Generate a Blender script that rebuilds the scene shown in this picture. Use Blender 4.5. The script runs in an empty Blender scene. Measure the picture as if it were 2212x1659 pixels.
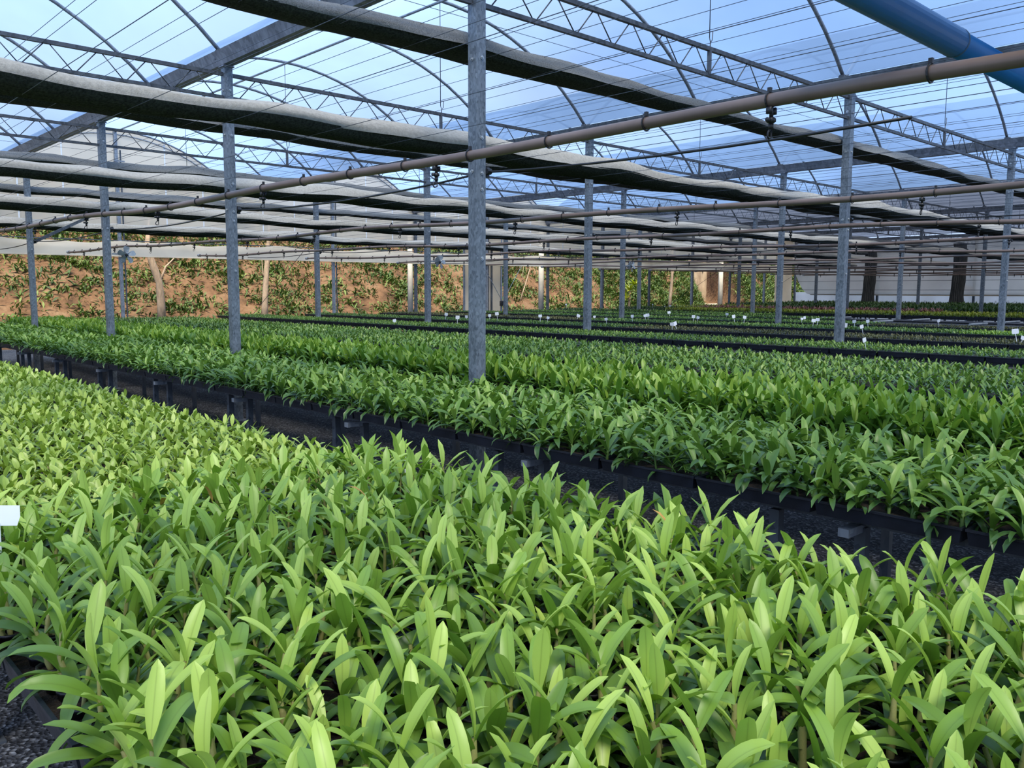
import bpy, bmesh, math, random
import numpy as np
from mathutils import Matrix, Vector

random.seed(7)
RNG = np.random.default_rng(11)
SC = bpy.context.scene
COL = SC.collection
PI = math.pi

# ------------------------------------------------------------------ camera
EYE = 1.40
TH, PITCH, ROLL = 0.749887, 0.108668, 0.0037887
FPX, FW, FH = 1824.0, 2212.0, 1659.0
_fw = np.array([math.sin(TH) * math.cos(PITCH), math.cos(TH) * math.cos(PITCH), -math.sin(PITCH)])
_rt = np.array([math.cos(TH), -math.sin(TH), 0.0])
_up = np.cross(_rt, _fw)
_c, _s = math.cos(ROLL), math.sin(ROLL)
CR, CU = _c * _rt + _s * _up, -_s * _rt + _c * _up
cam_data = bpy.data.cameras.new('camera')
cam_data.sensor_fit = 'HORIZONTAL'
cam_data.sensor_width = 36.0
cam_data.lens = 36.0 * FPX / FW
cam_data.clip_start, cam_data.clip_end = 0.02, 400
cam = bpy.data.objects.new('camera', cam_data)
COL.objects.link(cam)
cam.matrix_world = Matrix(((CR[0], CU[0], -_fw[0], 0), (CR[1], CU[1], -_fw[1], 0), (CR[2], CU[2], -_fw[2], EYE), (0, 0, 0, 1)))
SC.camera = cam

# ------------------------------------------------------------------ world, sun, exposure
SC.view_settings.view_transform = 'Standard'
SC.view_settings.look = 'None'
SC.view_settings.gamma = 1.0
SC.view_settings.use_curve_mapping = False
SC.view_settings.exposure = 0.78
try:
    SC.cycles.transparent_max_bounces = 32
    SC.cycles.max_bounces = 10
    SC.cycles.diffuse_bounces = 5
    SC.cycles.glossy_bounces = 2
    SC.cycles.transmission_bounces = 4
    SC.cycles.caustics_reflective = False
    SC.cycles.caustics_refractive = False
except Exception:
    pass
world = bpy.data.worlds.new('sky')
SC.world = world
world.use_nodes = True
nt = world.node_tree
nt.nodes.clear()
wo = nt.nodes.new('ShaderNodeOutputWorld')
bg = nt.nodes.new('ShaderNodeBackground')
tc = nt.nodes.new('ShaderNodeTexCoord')
mp = nt.nodes.new('ShaderNodeMapping')
mp.inputs['Scale'].default_value = (1.0, 1.0, 2.2)
n1 = nt.nodes.new('ShaderNodeTexNoise')
n1.inputs['Scale'].default_value = 1.5
n1.inputs['Detail'].default_value = 5
n1.inputs['Roughness'].default_value = 0.52
n1.inputs['Distortion'].default_value = 0.3
cr = nt.nodes.new('ShaderNodeValToRGB')
cr.color_ramp.elements[0].position = 0.36
cr.color_ramp.elements[0].color = (0.265, 0.455, 0.915, 1)
cr.color_ramp.elements[1].position = 0.66
cr.color_ramp.elements[1].color = (0.76, 0.88, 1.0, 1)
nt.links.new(tc.outputs['Generated'], mp.inputs['Vector'])
nt.links.new(mp.outputs['Vector'], n1.inputs['Vector'])
nt.links.new(n1.outputs['Fac'], cr.inputs['Fac'])
nt.links.new(cr.outputs['Color'], bg.inputs['Color'])
bg.inputs['Strength'].default_value = 1.0
nt.links.new(bg.outputs['Background'], wo.inputs['Surface'])

sun_data = bpy.data.lights.new('sun', 'SUN')
sun_data.energy = 6.2
sun_data.angle = math.radians(28)
sun_data.color = (1.0, 0.93, 0.78)
sun = bpy.data.objects.new('sun', sun_data)
COL.objects.link(sun)
sun.location = (-5, -12, 25)
sun.rotation_euler = Vector((-0.34, -0.52, 1.0)).to_track_quat('Z', 'Y').to_euler()


# ------------------------------------------------------------------ helpers
def project(P):
    v = np.asarray(P, float) - np.array([0, 0, EYE])
    d = v @ _fw
    d = np.where(np.abs(d) < 1e-6, 1e-6, d)
    return FW / 2 + FPX * (v @ CR) / d, FH / 2 - FPX * (v @ CU) / d, d


def ray(x, y):
    return _fw + CR * (x - FW / 2) / FPX - CU * (y - FH / 2) / FPX


def pick(x, y, X=None, Y=None, Z=None):
    d = ray(x, y)
    t = X / d[0] if X is not None else Y / d[1] if Y is not None else (Z - EYE) / d[2]
    return d * t + np.array([0, 0, EYE])


MATS = {}


def mat(name):
    m = bpy.data.materials.new(name)
    m.use_nodes = True
    MATS[name] = m
    return m, m.node_tree, m.node_tree.nodes['Principled BSDF']


def solid(name, col, rough=0.5, metal=0.0, var=0.15, scale=8.0, bump=0.0, bscale=60.0, spec=0.5, stretch=None, col2=None):
    m, t, b = mat(name)
    tx = t.nodes.new('ShaderNodeTexCoord')
    n = t.nodes.new('ShaderNodeTexNoise')
    n.inputs['Scale'].default_value = scale
    n.inputs['Detail'].default_value = 5
    n.inputs['Roughness'].default_value = 0.6
    src = tx.outputs['Object']
    if stretch:
        mpn = t.nodes.new('ShaderNodeMapping')
        mpn.inputs['Scale'].default_value = stretch
        t.links.new(src, mpn.inputs['Vector'])
        src = mpn.outputs['Vector']
    t.links.new(src, n.inputs['Vector'])
    r = t.nodes.new('ShaderNodeValToRGB')
    a = [max(0, c * (1 - var)) for c in col] + [1]
    z = ([min(1, c * (1 + var)) for c in col] if col2 is None else list(col2)) + [1]
    r.color_ramp.elements[0].position = 0.32
    r.color_ramp.elements[1].position = 0.68
    r.color_ramp.elements[0].color = a
    r.color_ramp.elements[1].color = z
    t.links.new(n.outputs['Fac'], r.inputs['Fac'])
    t.links.new(r.outputs['Color'], b.inputs['Base Color'])
    b.inputs['Roughness'].default_value = rough
    b.inputs['Metallic'].default_value = metal
    b.inputs['Specular IOR Level'].default_value = spec
    if bump:
        n2 = t.nodes.new('ShaderNodeTexNoise')
        n2.inputs['Scale'].default_value = bscale
        n2.inputs['Detail'].default_value = 3
        t.links.new(src, n2.inputs['Vector'])
        bp = t.nodes.new('ShaderNodeBump')
        bp.inputs['Strength'].default_value = bump
        bp.inputs['Distance'].default_value = 0.02
        t.links.new(n2.outputs['Fac'], bp.inputs['Height'])
        t.links.new(bp.outputs['Normal'], b.inputs['Normal'])
    return m


def galv(name, c0, c1, rough=0.5, metal=0.35, scale=28.0):
    m, t, b = mat(name)
    tx = t.nodes.new('ShaderNodeTexCoord')
    mp_ = t.nodes.new('ShaderNodeMapping')
    mp_.inputs['Scale'].default_value = (1, 1, 0.55)
    v = t.nodes.new('ShaderNodeTexVoronoi')
    v.inputs['Scale'].default_value = scale
    n = t.nodes.new('ShaderNodeTexNoise')
    n.inputs['Scale'].default_value = 5.0
    n.inputs['Detail'].default_value = 6
    mx = t.nodes.new('ShaderNodeMix')
    mx.data_type = 'RGBA'
    mx.inputs['Factor'].default_value = 0.62
    r = t.nodes.new('ShaderNodeValToRGB')
    r.color_ramp.elements[0].position = 0.3
    r.color_ramp.elements[1].position = 0.72
    r.color_ramp.elements[0].color = (*c0, 1)
    r.color_ramp.elements[1].color = (*c1, 1)
    t.links.new(tx.outputs['Object'], mp_.inputs['Vector'])
    t.links.new(mp_.outputs['Vector'], v.inputs['Vector'])
    t.links.new(mp_.outputs['Vector'], n.inputs['Vector'])
    t.links.new(v.outputs['Color'], mx.inputs['A'])
    t.links.new(n.outputs['Fac'], mx.inputs['B'])
    t.links.new(mx.outputs['Result'], r.inputs['Fac'])
    t.links.new(r.outputs['Color'], b.inputs['Base Color'])
    b.inputs['Roughness'].default_value = rough
    b.inputs['Metallic'].default_value = metal
    return m


def film(name, col, opacity, trans=0.6, tint=(1, 1, 1), scale=0.9, lo=0.86, hi=1.08):
    """thin plastic sheet: part clear, part milky (diffuse + translucent)"""
    m = bpy.data.materials.new(name)
    m.use_nodes = True
    MATS[name] = m
    t = m.node_tree
    t.nodes.clear()
    o = t.nodes.new('ShaderNodeOutputMaterial')
    tr = t.nodes.new('ShaderNodeBsdfTransparent')
    tr.inputs['Color'].default_value = (*tint, 1)
    di = t.nodes.new('ShaderNodeBsdfDiffuse')
    tl = t.nodes.new('ShaderNodeBsdfTranslucent')
    tx = t.nodes.new('ShaderNodeTexCoord')
    n = t.nodes.new('ShaderNodeTexNoise')
    n.inputs['Scale'].default_value = scale
    n.inputs['Detail'].default_value = 5
    r = t.nodes.new('ShaderNodeValToRGB')
    r.color_ramp.elements[0].color = (*[c * lo for c in col], 1)
    r.color_ramp.elements[1].color = (*[min(1, c * hi) for c in col], 1)
    r.color_ramp.elements[0].position, r.color_ramp.elements[1].position = 0.3, 0.7
    t.links.new(tx.outputs['Object'], n.inputs['Vector'])
    t.links.new(n.outputs['Fac'], r.inputs['Fac'])
    t.links.new(r.outputs['Color'], di.inputs['Color'])
    t.links.new(r.outputs['Color'], tl.inputs['Color'])
    m1 = t.nodes.new('ShaderNodeMixShader')
    m1.inputs['Fac'].default_value = trans
    t.links.new(di.outputs[0], m1.inputs[1])
    t.links.new(tl.outputs[0], m1.inputs[2])
    m2 = t.nodes.new('ShaderNodeMixShader')
    m2.inputs['Fac'].default_value = opacity
    t.links.new(tr.outputs[0], m2.inputs[1])
    t.links.new(m1.outputs[0], m2.inputs[2])
    t.links.new(m2.outputs[0], o.inputs['Surface'])
    return m


def leafmat(name, dark, mid, young, attr, gloss=0.36, transl=0.22):
    """leaf colour by age: 'tint' (0 old, 1 young) from the mesh, or Object Info random mixed in"""
    m = bpy.data.materials.new(name)
    m.use_nodes = True
    MATS[name] = m
    t = m.node_tree
    b = t.nodes['Principled BSDF']
    o = t.nodes['Material Output']
    a = t.nodes.new('ShaderNodeAttribute')
    a.attribute_name = 'tint'
    if attr == 'object':
        a.attribute_type = 'OBJECT'
        a.attribute_name = 'tint'
    r = t.nodes.new('ShaderNodeValToRGB')
    e = r.color_ramp.elements
    e[0].position, e[0].color = 0.0, (*dark, 1)
    e[1].position, e[1].color = 1.0, (*young, 1)
    k = e.new(0.5)
    k.color = (*mid, 1)
    t.links.new(a.outputs['Fac'], r.inputs['Fac'])
    mid_a = t.nodes.new('ShaderNodeAttribute')
    mid_a.attribute_name = 'rib'
    pw = t.nodes.new('ShaderNodeMath')
    pw.operation = 'POWER'
    pw.inputs[1].default_value = 14
    t.links.new(mid_a.outputs['Fac'], pw.inputs[0])
    sc = t.nodes.new('ShaderNodeMath')
    sc.operation = 'MULTIPLY'
    sc.inputs[1].default_value = 0.38
    t.links.new(pw.outputs[0], sc.inputs[0])
    mx = t.nodes.new('ShaderNodeMix')
    mx.data_type = 'RGBA'
    mx.inputs['B'].default_value = (*[c * 0.45 for c in mid], 1)
    t.links.new(sc.outputs[0], mx.inputs['Factor'])
    t.links.new(r.outputs['Color'], mx.inputs['A'])
    t.links.new(mx.outputs['Result'], b.inputs['Base Color'])
    b.inputs['Roughness'].default_value = gloss
    b.inputs['Specular IOR Level'].default_value = 0.45
    tl = t.nodes.new('ShaderNodeBsdfTranslucent')
    hs = t.nodes.new('ShaderNodeHueSaturation')
    hs.inputs['Saturation'].default_value = 1.1
    hs.inputs['Value'].default_value = 1.35
    t.links.new(mx.outputs['Result'], hs.inputs['Color'])
    t.links.new(hs.outputs['Color'], tl.inputs['Color'])
    ms = t.nodes.new('ShaderNodeMixShader')
    ms.inputs['Fac'].default_value = transl
    t.links.new(b.outputs[0], ms.inputs[1])
    t.links.new(tl.outputs[0], ms.inputs[2])
    t.links.new(ms.outputs[0], o.inputs['Surface'])
    return m


class MB:
    def __init__(s):
        s.v, s.f = [], []

    def box(s, c, d, rot=None):
        h = [x / 2 for x in d]
        b = len(s.v)
        for sx in (-1, 1):
            for sy in (-1, 1):
                for sz in (-1, 1):
                    p = Vector((sx * h[0], sy * h[1], sz * h[2]))
                    if rot is not None:
                        p = rot @ p
                    s.v.append((p.x + c[0], p.y + c[1], p.z + c[2]))
        for q in ((0, 1, 3, 2), (4, 6, 7, 5), (0, 4, 5, 1), (2, 3, 7, 6), (0, 2, 6, 4), (1, 5, 7, 3)):
            s.f.append(tuple(b + i for i in q))
        return s

    def tube(s, pts, r, n=8, cap=True):
        pts = [Vector(p) for p in pts]
        rs = r if isinstance(r, (list, tuple)) else [r] * len(pts)
        b = len(s.v)
        up = None
        for i, p in enumerate(pts):
            d = (pts[min(i + 1, len(pts) - 1)] - pts[max(i - 1, 0)]).normalized()
            if up is None:
                up = Vector((0, 0, 1)) if abs(d.z) < 0.9 else Vector((1, 0, 0))
            x = d.cross(up).normalized()
            y = x.cross(d).normalized()
            up = y
            for k in range(n):
                a = 2 * PI * k / n
                q = p + (x * math.cos(a) + y * math.sin(a)) * rs[i]
                s.v.append(tuple(q))
        for i in range(len(pts) - 1):
            for k in range(n):
                k2 = (k + 1) % n
                s.f.append((b + i * n + k, b + i * n + k2, b + (i + 1) * n + k2, b + (i + 1) * n + k))
        if cap:
            s.f.append(tuple(b + k for k in reversed(range(n))))
            s.f.append(tuple(b + (len(pts) - 1) * n + k for k in range(n)))
        return s

    def loft(s, loops, closed=True, cap=True):
        b = len(s.v)
        n = len(loops[0])
        for L in loops:
            s.v.extend(tuple(p) for p in L)
        m = n if closed else n - 1
        for i in range(len(loops) - 1):
            for k in range(m):
                k2 = (k + 1) % n
                s.f.append((b + i * n + k, b + i * n + k2, b + (i + 1) * n + k2, b + (i + 1) * n + k))
        if cap and closed:
            s.f.append(tuple(b + k for k in reversed(range(n))))
            s.f.append(tuple(b + (len(loops) - 1) * n + k for k in range(n)))
        return s

    def mesh(s, name, m, smooth=False):
        me = bpy.data.meshes.new(name)
        me.from_pydata(s.v, [], s.f)
        if m is not None:
            me.materials.append(m)
        if smooth:
            me.polygons.foreach_set('use_smooth', [True] * len(me.polygons))
        me.update()
        return me

    def build(s, name, m, parent=None, smooth=False, loc=None):
        return put(name, s.mesh(name, m, smooth), parent, loc)


def put(name, me, parent=None, loc=None):
    o = bpy.data.objects.new(name, me)
    COL.objects.link(o)
    if loc is not None:
        o.location = loc
    if parent is not None:
        o.parent = parent
    return o


def tag(o, label, cat, group=None, kind=None):
    o['label'] = label
    o['category'] = cat
    if group:
        o['group'] = group
    if kind:
        o['kind'] = kind
    return o


def thing(name, label, cat, loc=(0, 0, 0), group=None, rotz=0.0):
    o = bpy.data.objects.new(name, None)
    o.empty_display_size = 0.1
    COL.objects.link(o)
    o.location = loc
    o.rotation_euler = (0, 0, rotz)
    return tag(o, label, cat, group)


def struct(o):
    o['kind'] = 'structure'
    return o


def np_mesh(name, V, F, m, smooth=True, attrs=None):
    """V (n,3), F (k,4 or 3) numpy; attrs dict of point floats"""
    me = bpy.data.meshes.new(name)
    V = np.ascontiguousarray(V, np.float32)
    F = np.ascontiguousarray(F, np.int32)
    me.vertices.add(len(V))
    me.vertices.foreach_set('co', V.ravel())
    me.loops.add(F.size)
    me.loops.foreach_set('vertex_index', F.ravel())
    me.polygons.add(len(F))
    me.polygons.foreach_set('loop_start', np.arange(0, F.size, F.shape[1], dtype=np.int32))
    if smooth:
        me.polygons.foreach_set('use_smooth', np.ones(len(F), bool))
    for k, a in (attrs or {}).items():
        at = me.attributes.new(k, 'FLOAT', 'POINT')
        at.data.foreach_set('value', np.ascontiguousarray(a, np.float32))
    if m is not None:
        me.materials.append(m)
    me.update(calc_edges=True)
    return me


ORD = ['first', 'second', 'third', 'fourth', 'fifth', 'sixth', 'seventh', 'eighth', 'ninth', 'tenth', 'eleventh',
       'twelfth', 'thirteenth', 'fourteenth', 'fifteenth']

# ------------------------------------------------------------------ materials
M_POST = galv('galvanised_post', (0.070, 0.088, 0.108), (0.225, 0.262, 0.30), 0.5, 0.25, 75)
M_STEEL = galv('galvanised_tube', (0.15, 0.17, 0.20), (0.34, 0.37, 0.41), 0.45, 0.4, 40)
M_DARKSTEEL = galv('weathered_steel', (0.045, 0.053, 0.065), (0.13, 0.145, 0.165), 0.55, 0.3, 30)
M_TRUSS = galv('truss_steel', (0.035, 0.041, 0.048), (0.11, 0.12, 0.135), 0.5, 0.35, 30)
M_GUTTER = galv('gutter_steel', (0.13, 0.14, 0.165), (0.31, 0.33, 0.38), 0.5, 0.35, 26)
M_WIRE = solid('wire', (0.07, 0.08, 0.10), 0.5, 0.4, 0.2)
M_BOLT = galv('zinc_bolt', (0.3, 0.33, 0.36), (0.55, 0.58, 0.6), 0.35, 0.6, 80)
M_PIPE = solid('brown_pvc', (0.165, 0.115, 0.092), 0.42, 0, 0.2, 3.0, spec=0.5)
M_BLACK = solid('black_plastic', (0.012, 0.012, 0.014), 0.45, 0, 0.3, 20, spec=0.5)
M_TRAY = solid('tray_plastic', (0.010, 0.012, 0.019), 0.42, 0, 0.5, 6, bump=0.1, bscale=30)
M_BLUE = solid('blue_pvc', (0.020, 0.175, 0.46), 0.38, 0, 0.12, 4, spec=0.5)
M_RUBBER = solid('blue_grey_ring', (0.05, 0.10, 0.16), 0.6, 0, 0.2)
M_NETTOP = solid('pale_shade_net', (0.42, 0.395, 0.345), 0.9, 0, 0.16, 40, bump=0.25, bscale=120, spec=0.1, stretch=(1, 1, 1))
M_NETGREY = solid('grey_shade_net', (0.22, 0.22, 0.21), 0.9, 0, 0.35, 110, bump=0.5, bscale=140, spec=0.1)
M_NETSHADOW = solid('shadowed_net_underside', (0.042, 0.047, 0.038), 0.95, 0, 0.5, 60, bump=0.5, bscale=120, spec=0.05)  # same net, with the shadow of its dense lower folds put into the colour
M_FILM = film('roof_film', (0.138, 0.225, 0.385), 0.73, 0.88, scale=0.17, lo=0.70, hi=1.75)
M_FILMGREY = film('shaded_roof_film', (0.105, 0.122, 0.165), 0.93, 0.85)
M_GABLE = film('cream_gable_film', (0.86, 0.755, 0.61), 0.90, 0.55)
M_CURT = film('cream_curtain_film', (0.90, 0.805, 0.65), 0.97, 0.5)
M_SIDE = film('grey_side_curtain', (0.47, 0.435, 0.385), 0.97, 0.6)
M_WHITE = film('white_skirt', (0.97, 0.95, 0.92), 0.99, 0.65)
M_BUNDLE = solid('bundled_net', (0.085, 0.083, 0.078), 0.95, 0, 0.4, 30, spec=0.05, stretch=(1, 1, 0.1))
M_CARD = solid('white_label_plastic', (0.85, 0.86, 0.88), 0.4, 0, 0.03)
M_CONC = solid('pale_concrete', (0.50, 0.46, 0.39), 0.85, 0, 0.25, 2.5, bump=0.2)
M_WALLC = solid('stained_concrete', (0.36, 0.24, 0.15), 0.9, 0, 0.4, 1.2, bump=0.2, col2=(0.52, 0.40, 0.27))
M_PATH = solid('earth_path', (0.55, 0.47, 0.35), 0.95, 0, 0.2, 2)
M_BARK = solid('pale_bark', (0.33, 0.24, 0.165), 0.85, 0, 0.3, 12, bump=0.4, bscale=40, stretch=(1, 1, 0.4))
M_SUB = solid('potting_bark', (0.035, 0.022, 0.014), 0.95, 0, 0.7, 90, bump=1.0, bscale=120)
M_STEM = solid('green_cane', (0.30, 0.36, 0.10), 0.5, 0, 0.3, 40, col2=(0.42, 0.36, 0.14))
M_STEM_D = solid('dark_cane', (0.11, 0.19, 0.04), 0.5, 0, 0.3, 40)
M_FANM = solid('fan_grey', (0.28, 0.31, 0.34), 0.4, 0.3, 0.1)
M_BLADE = solid('fan_blade', (0.25, 0.28, 0.30), 0.35, 0.2, 0.2)
M_DRYLEAF = solid('dry_leaf', (0.55, 0.30, 0.07), 0.7, 0, 0.3, 30)

LM = {}
for nm, (d, mi, y, tr) in dict(
        tall=((0.066, 0.138, 0.028), (0.222, 0.370, 0.048), (0.490, 0.645, 0.130), 0.2),
        short=((0.105, 0.185, 0.030), (0.255, 0.370, 0.052), (0.470, 0.580, 0.115), 0.2),
        strap=((0.056, 0.126, 0.025), (0.142, 0.262, 0.040), (0.305, 0.445, 0.082), 0.18),
        bright=((0.054, 0.135, 0.022), (0.142, 0.280, 0.036), (0.335, 0.475, 0.068), 0.22),
        pale=((0.054, 0.128, 0.024), (0.140, 0.262, 0.042), (0.270, 0.385, 0.075), 0.2),
        olive=((0.045, 0.058, 0.016), (0.096, 0.105, 0.027), (0.181, 0.165, 0.052), 0.15),
        green=((0.028, 0.080, 0.016), (0.081, 0.175, 0.029), (0.198, 0.305, 0.056), 0.18),
        dark=((0.014, 0.044, 0.010), (0.036, 0.090, 0.016), (0.088, 0.160, 0.029), 0.12),
        yellow=((0.090, 0.160, 0.018), (0.240, 0.310, 0.030), (0.450, 0.440, 0.060), 0.2),
        pink=((0.130, 0.060, 0.045), (0.300, 0.110, 0.100), (0.420, 0.210, 0.190), 0.15),
        grass=((0.028, 0.060, 0.012), (0.078, 0.128, 0.024), (0.165, 0.205, 0.045), 0.12)).items():
    LM[nm] = leafmat('leaf_' + nm, d, mi, y, 'mesh', gloss=0.7 if nm == 'grass' else 0.36, transl=tr)
    if nm in ('tall', 'short', 'strap', 'bright'):
        LM[nm + '_o'] = leafmat('leaf_' + nm + '_single', d, mi, y, 'object', transl=tr)

# gravel ground
m, t, b = mat('dark_gravel')
tx = t.nodes.new('ShaderNodeTexCoord')
vo = t.nodes.new('ShaderNodeTexVoronoi')
vo.inputs['Scale'].default_value = 75
r = t.nodes.new('ShaderNodeValToRGB')
r.color_ramp.elements[0].position, r.color_ramp.elements[0].color = 0.1, (0.014, 0.014, 0.017, 1)
r.color_ramp.elements[1].position, r.color_ramp.elements[1].color = 0.95, (0.46, 0.46, 0.48, 1)
k_ = r.color_ramp.elements.new(0.6)
k_.color = (0.075, 0.075, 0.085, 1)
nn = t.nodes.new('ShaderNodeTexNoise')
nn.inputs['Scale'].default_value = 2.0
mx = t.nodes.new('ShaderNodeMix')
mx.data_type = 'RGBA'
mx.blend_type = 'MULTIPLY'
mx.inputs['Factor'].default_value = 0.7
t.links.new(tx.outputs['Object'], vo.inputs['Vector'])
t.links.new(tx.outputs['Object'], nn.inputs['Vector'])
t.links.new(vo.outputs['Color'], r.inputs['Fac'])
t.links.new(r.outputs['Color'], mx.inputs['A'])
t.links.new(nn.outputs['Fac'], mx.inputs['B'])
t.links.new(mx.outputs['Result'], b.inputs['Base Color'])
bp = t.nodes.new('ShaderNodeBump')
bp.inputs['Strength'].default_value = 1.0
bp.inputs['Distance'].default_value = 0.012
t.links.new(vo.outputs['Distance'], bp.inputs['Height'])
t.links.new(bp.outputs['Normal'], b.inputs['Normal'])
b.inputs['Roughness'].default_value = 0.7
M_GRAVEL = m

# red soil
m, t, b = mat('red_soil')
tx = t.nodes.new('ShaderNodeTexCoord')
na = t.nodes.new('ShaderNodeTexNoise')
na.inputs['Scale'].default_value = 0.55
na.inputs['Detail'].default_value = 8
na.inputs['Roughness'].default_value = 0.65
r = t.nodes.new('ShaderNodeValToRGB')
na.inputs['Scale'].default_value = 1.5
r.color_ramp.elements[0].position, r.color_ramp.elements[0].color = 0.33, (0.060, 0.036, 0.021, 1)
r.color_ramp.elements[1].position, r.color_ramp.elements[1].color = 0.70, (0.200, 0.128, 0.074, 1)
k_ = r.color_ramp.elements.new(0.5)
k_.color = (0.142, 0.078, 0.042, 1)
t.links.new(tx.outputs['Object'], na.inputs['Vector'])
t.links.new(na.outputs['Fac'], r.inputs['Fac'])
t.links.new(r.outputs['Color'], b.inputs['Base Color'])
nb = t.nodes.new('ShaderNodeTexNoise')
nb.inputs['Scale'].default_value = 7
nb.inputs['Detail'].default_value = 8
bp = t.nodes.new('ShaderNodeBump')
bp.inputs['Strength'].default_value = 0.9
bp.inputs['Distance'].default_value = 0.12
t.links.new(tx.outputs['Object'], nb.inputs['Vector'])
t.links.new(nb.outputs['Fac'], bp.inputs['Height'])
t.links.new(bp.outputs['Normal'], b.inputs['Normal'])
b.inputs['Roughness'].default_value = 0.95
b.inputs['Specular IOR Level'].default_value = 0.1
M_SOIL = m

# ------------------------------------------------------------------ layout (metres; X to the far side wall, Y to the earth bank)
XA, BAY, Y0, SP = 4.011, 5.6406, 4.682, 4.0
ROWX = [XA + BAY * i for i in range(-1, 7)]         # ROWX[0] is the row behind the camera side, ROWX[1] the first in view
YE = Y0 + 4 * SP
YJ = [Y0 + SP * j for j in range(-2, 5)]
XEND = ROWX[-1]
ZG0, ZG1 = 3.725, 3.855                             # gutter
ZAP = 5.05                                          # bow apex
RBOW = ((BAY / 2) ** 2 + (ZAP - ZG1) ** 2) / (2 * (ZAP - ZG1))


def bow_z(dx):
    return ZAP - RBOW + math.sqrt(RBOW * RBOW - dx * dx)


# ------------------------------------------------------------------ ground
g = MB()
g.v = [(-14, -14, 0), (75, -14, 0), (75, 23.6, 0), (-14, 23.6, 0)]
g.f = [(0, 1, 2, 3)]
fl = g.build('floor', M_GRAVEL)
struct(fl)

# ------------------------------------------------------------------ earth bank


def sstep(a, b, x):
    t_ = np.clip((x - a) / (b - a), 0, 1)
    return t_ * t_ * (3 - 2 * t_)


def bank_h(X, Y):
    h = np.clip((Y - 22.6) * 0.64, 0, None)
    top = 4.7 + 0.35 * np.sin(X * 0.21) + 0.25 * np.sin(X * 0.57 + 1)
    h = np.minimum(h, top + 0.03 * (Y - 30))
    h = h + (0.10 * np.sin(X * 1.3 + Y * 0.7) + 0.07 * np.sin(X * 2.9 - Y * 1.7)) * sstep(22.6, 24.5, Y)
    # ramp driveway cut into the bank
    c = 36.2 + (Y - 23.0) * 1.05
    cut = sstep(2.6, 1.0, np.abs(X - c))
    return h * (1 - cut) + np.minimum(h, np.clip((Y - 22.6) * 0.13, 0, None)) * cut


gx = np.linspace(-16, 76, 231)
gy = np.concatenate([np.linspace(22.0, 32, 56), np.linspace(33, 60, 10)])
XX, YY = np.meshgrid(gx, gy, indexing='ij')
HH = bank_h(XX, YY) - 0.03
V = np.stack([XX, YY, HH], -1).reshape(-1, 3)
ny = len(gy)
ii, jj = np.meshgrid(np.arange(len(gx) - 1), np.arange(ny - 1), indexing='ij')
q = (ii * ny + jj).ravel()
F = np.stack([q, q + ny, q + ny + 1, q + 1], -1)
bank = put('earth_bank', np_mesh('earth_bank', V, F, M_SOIL))
tag(bank, 'sloping orange earth bank behind the open end of the greenhouse', 'bank')

# ------------------------------------------------------------------ gutters, posts, bows, trusses
for i, x in enumerate(ROWX):
    g = MB()
    prof = [(-0.055, ZG0), (0.055, ZG0), (0.075, ZG0 + 0.05), (0.115, ZG1), (0.098, ZG1), (0.06, ZG0 + 0.06), (0.045, ZG0 + 0.012),
            (-0.045, ZG0 + 0.012), (-0.06, ZG0 + 0.06), (-0.098, ZG1), (-0.115, ZG1), (-0.075, ZG0 + 0.05)]
    g.loft([[(x + a, yy, z) for a, z in prof] for yy in (-5.3, YE + 0.25)])
    o = g.build('rain_gutter', M_GUTTER)
    tag(o, ('grey folded steel rain gutter on the %s post row past the gravel aisle' % ORD[i - 1]) if i else
        'grey folded steel rain gutter on the post row behind the aisle-side seedling bench', 'gutter', 'roof gutters')

post_me = {}
pb = 0.0425


def post_mesh(h, w, mname, material):
    g = MB()
    a = w / 2
    lip = a * 0.62
    prof = [(-a, -a), (a, -a), (a, a), (lip, a), (lip, a - 0.006), (a - 0.006, a - 0.006), (a - 0.006, -a + 0.006), (-a + 0.006, -a + 0.006),
            (-a + 0.006, a - 0.006), (-lip, a - 0.006), (-lip, a), (-a, a)]
    g.loft([[(p[0], p[1], z) for p in prof] for z in (0, h)])
    return g.mesh(mname, material)


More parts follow.
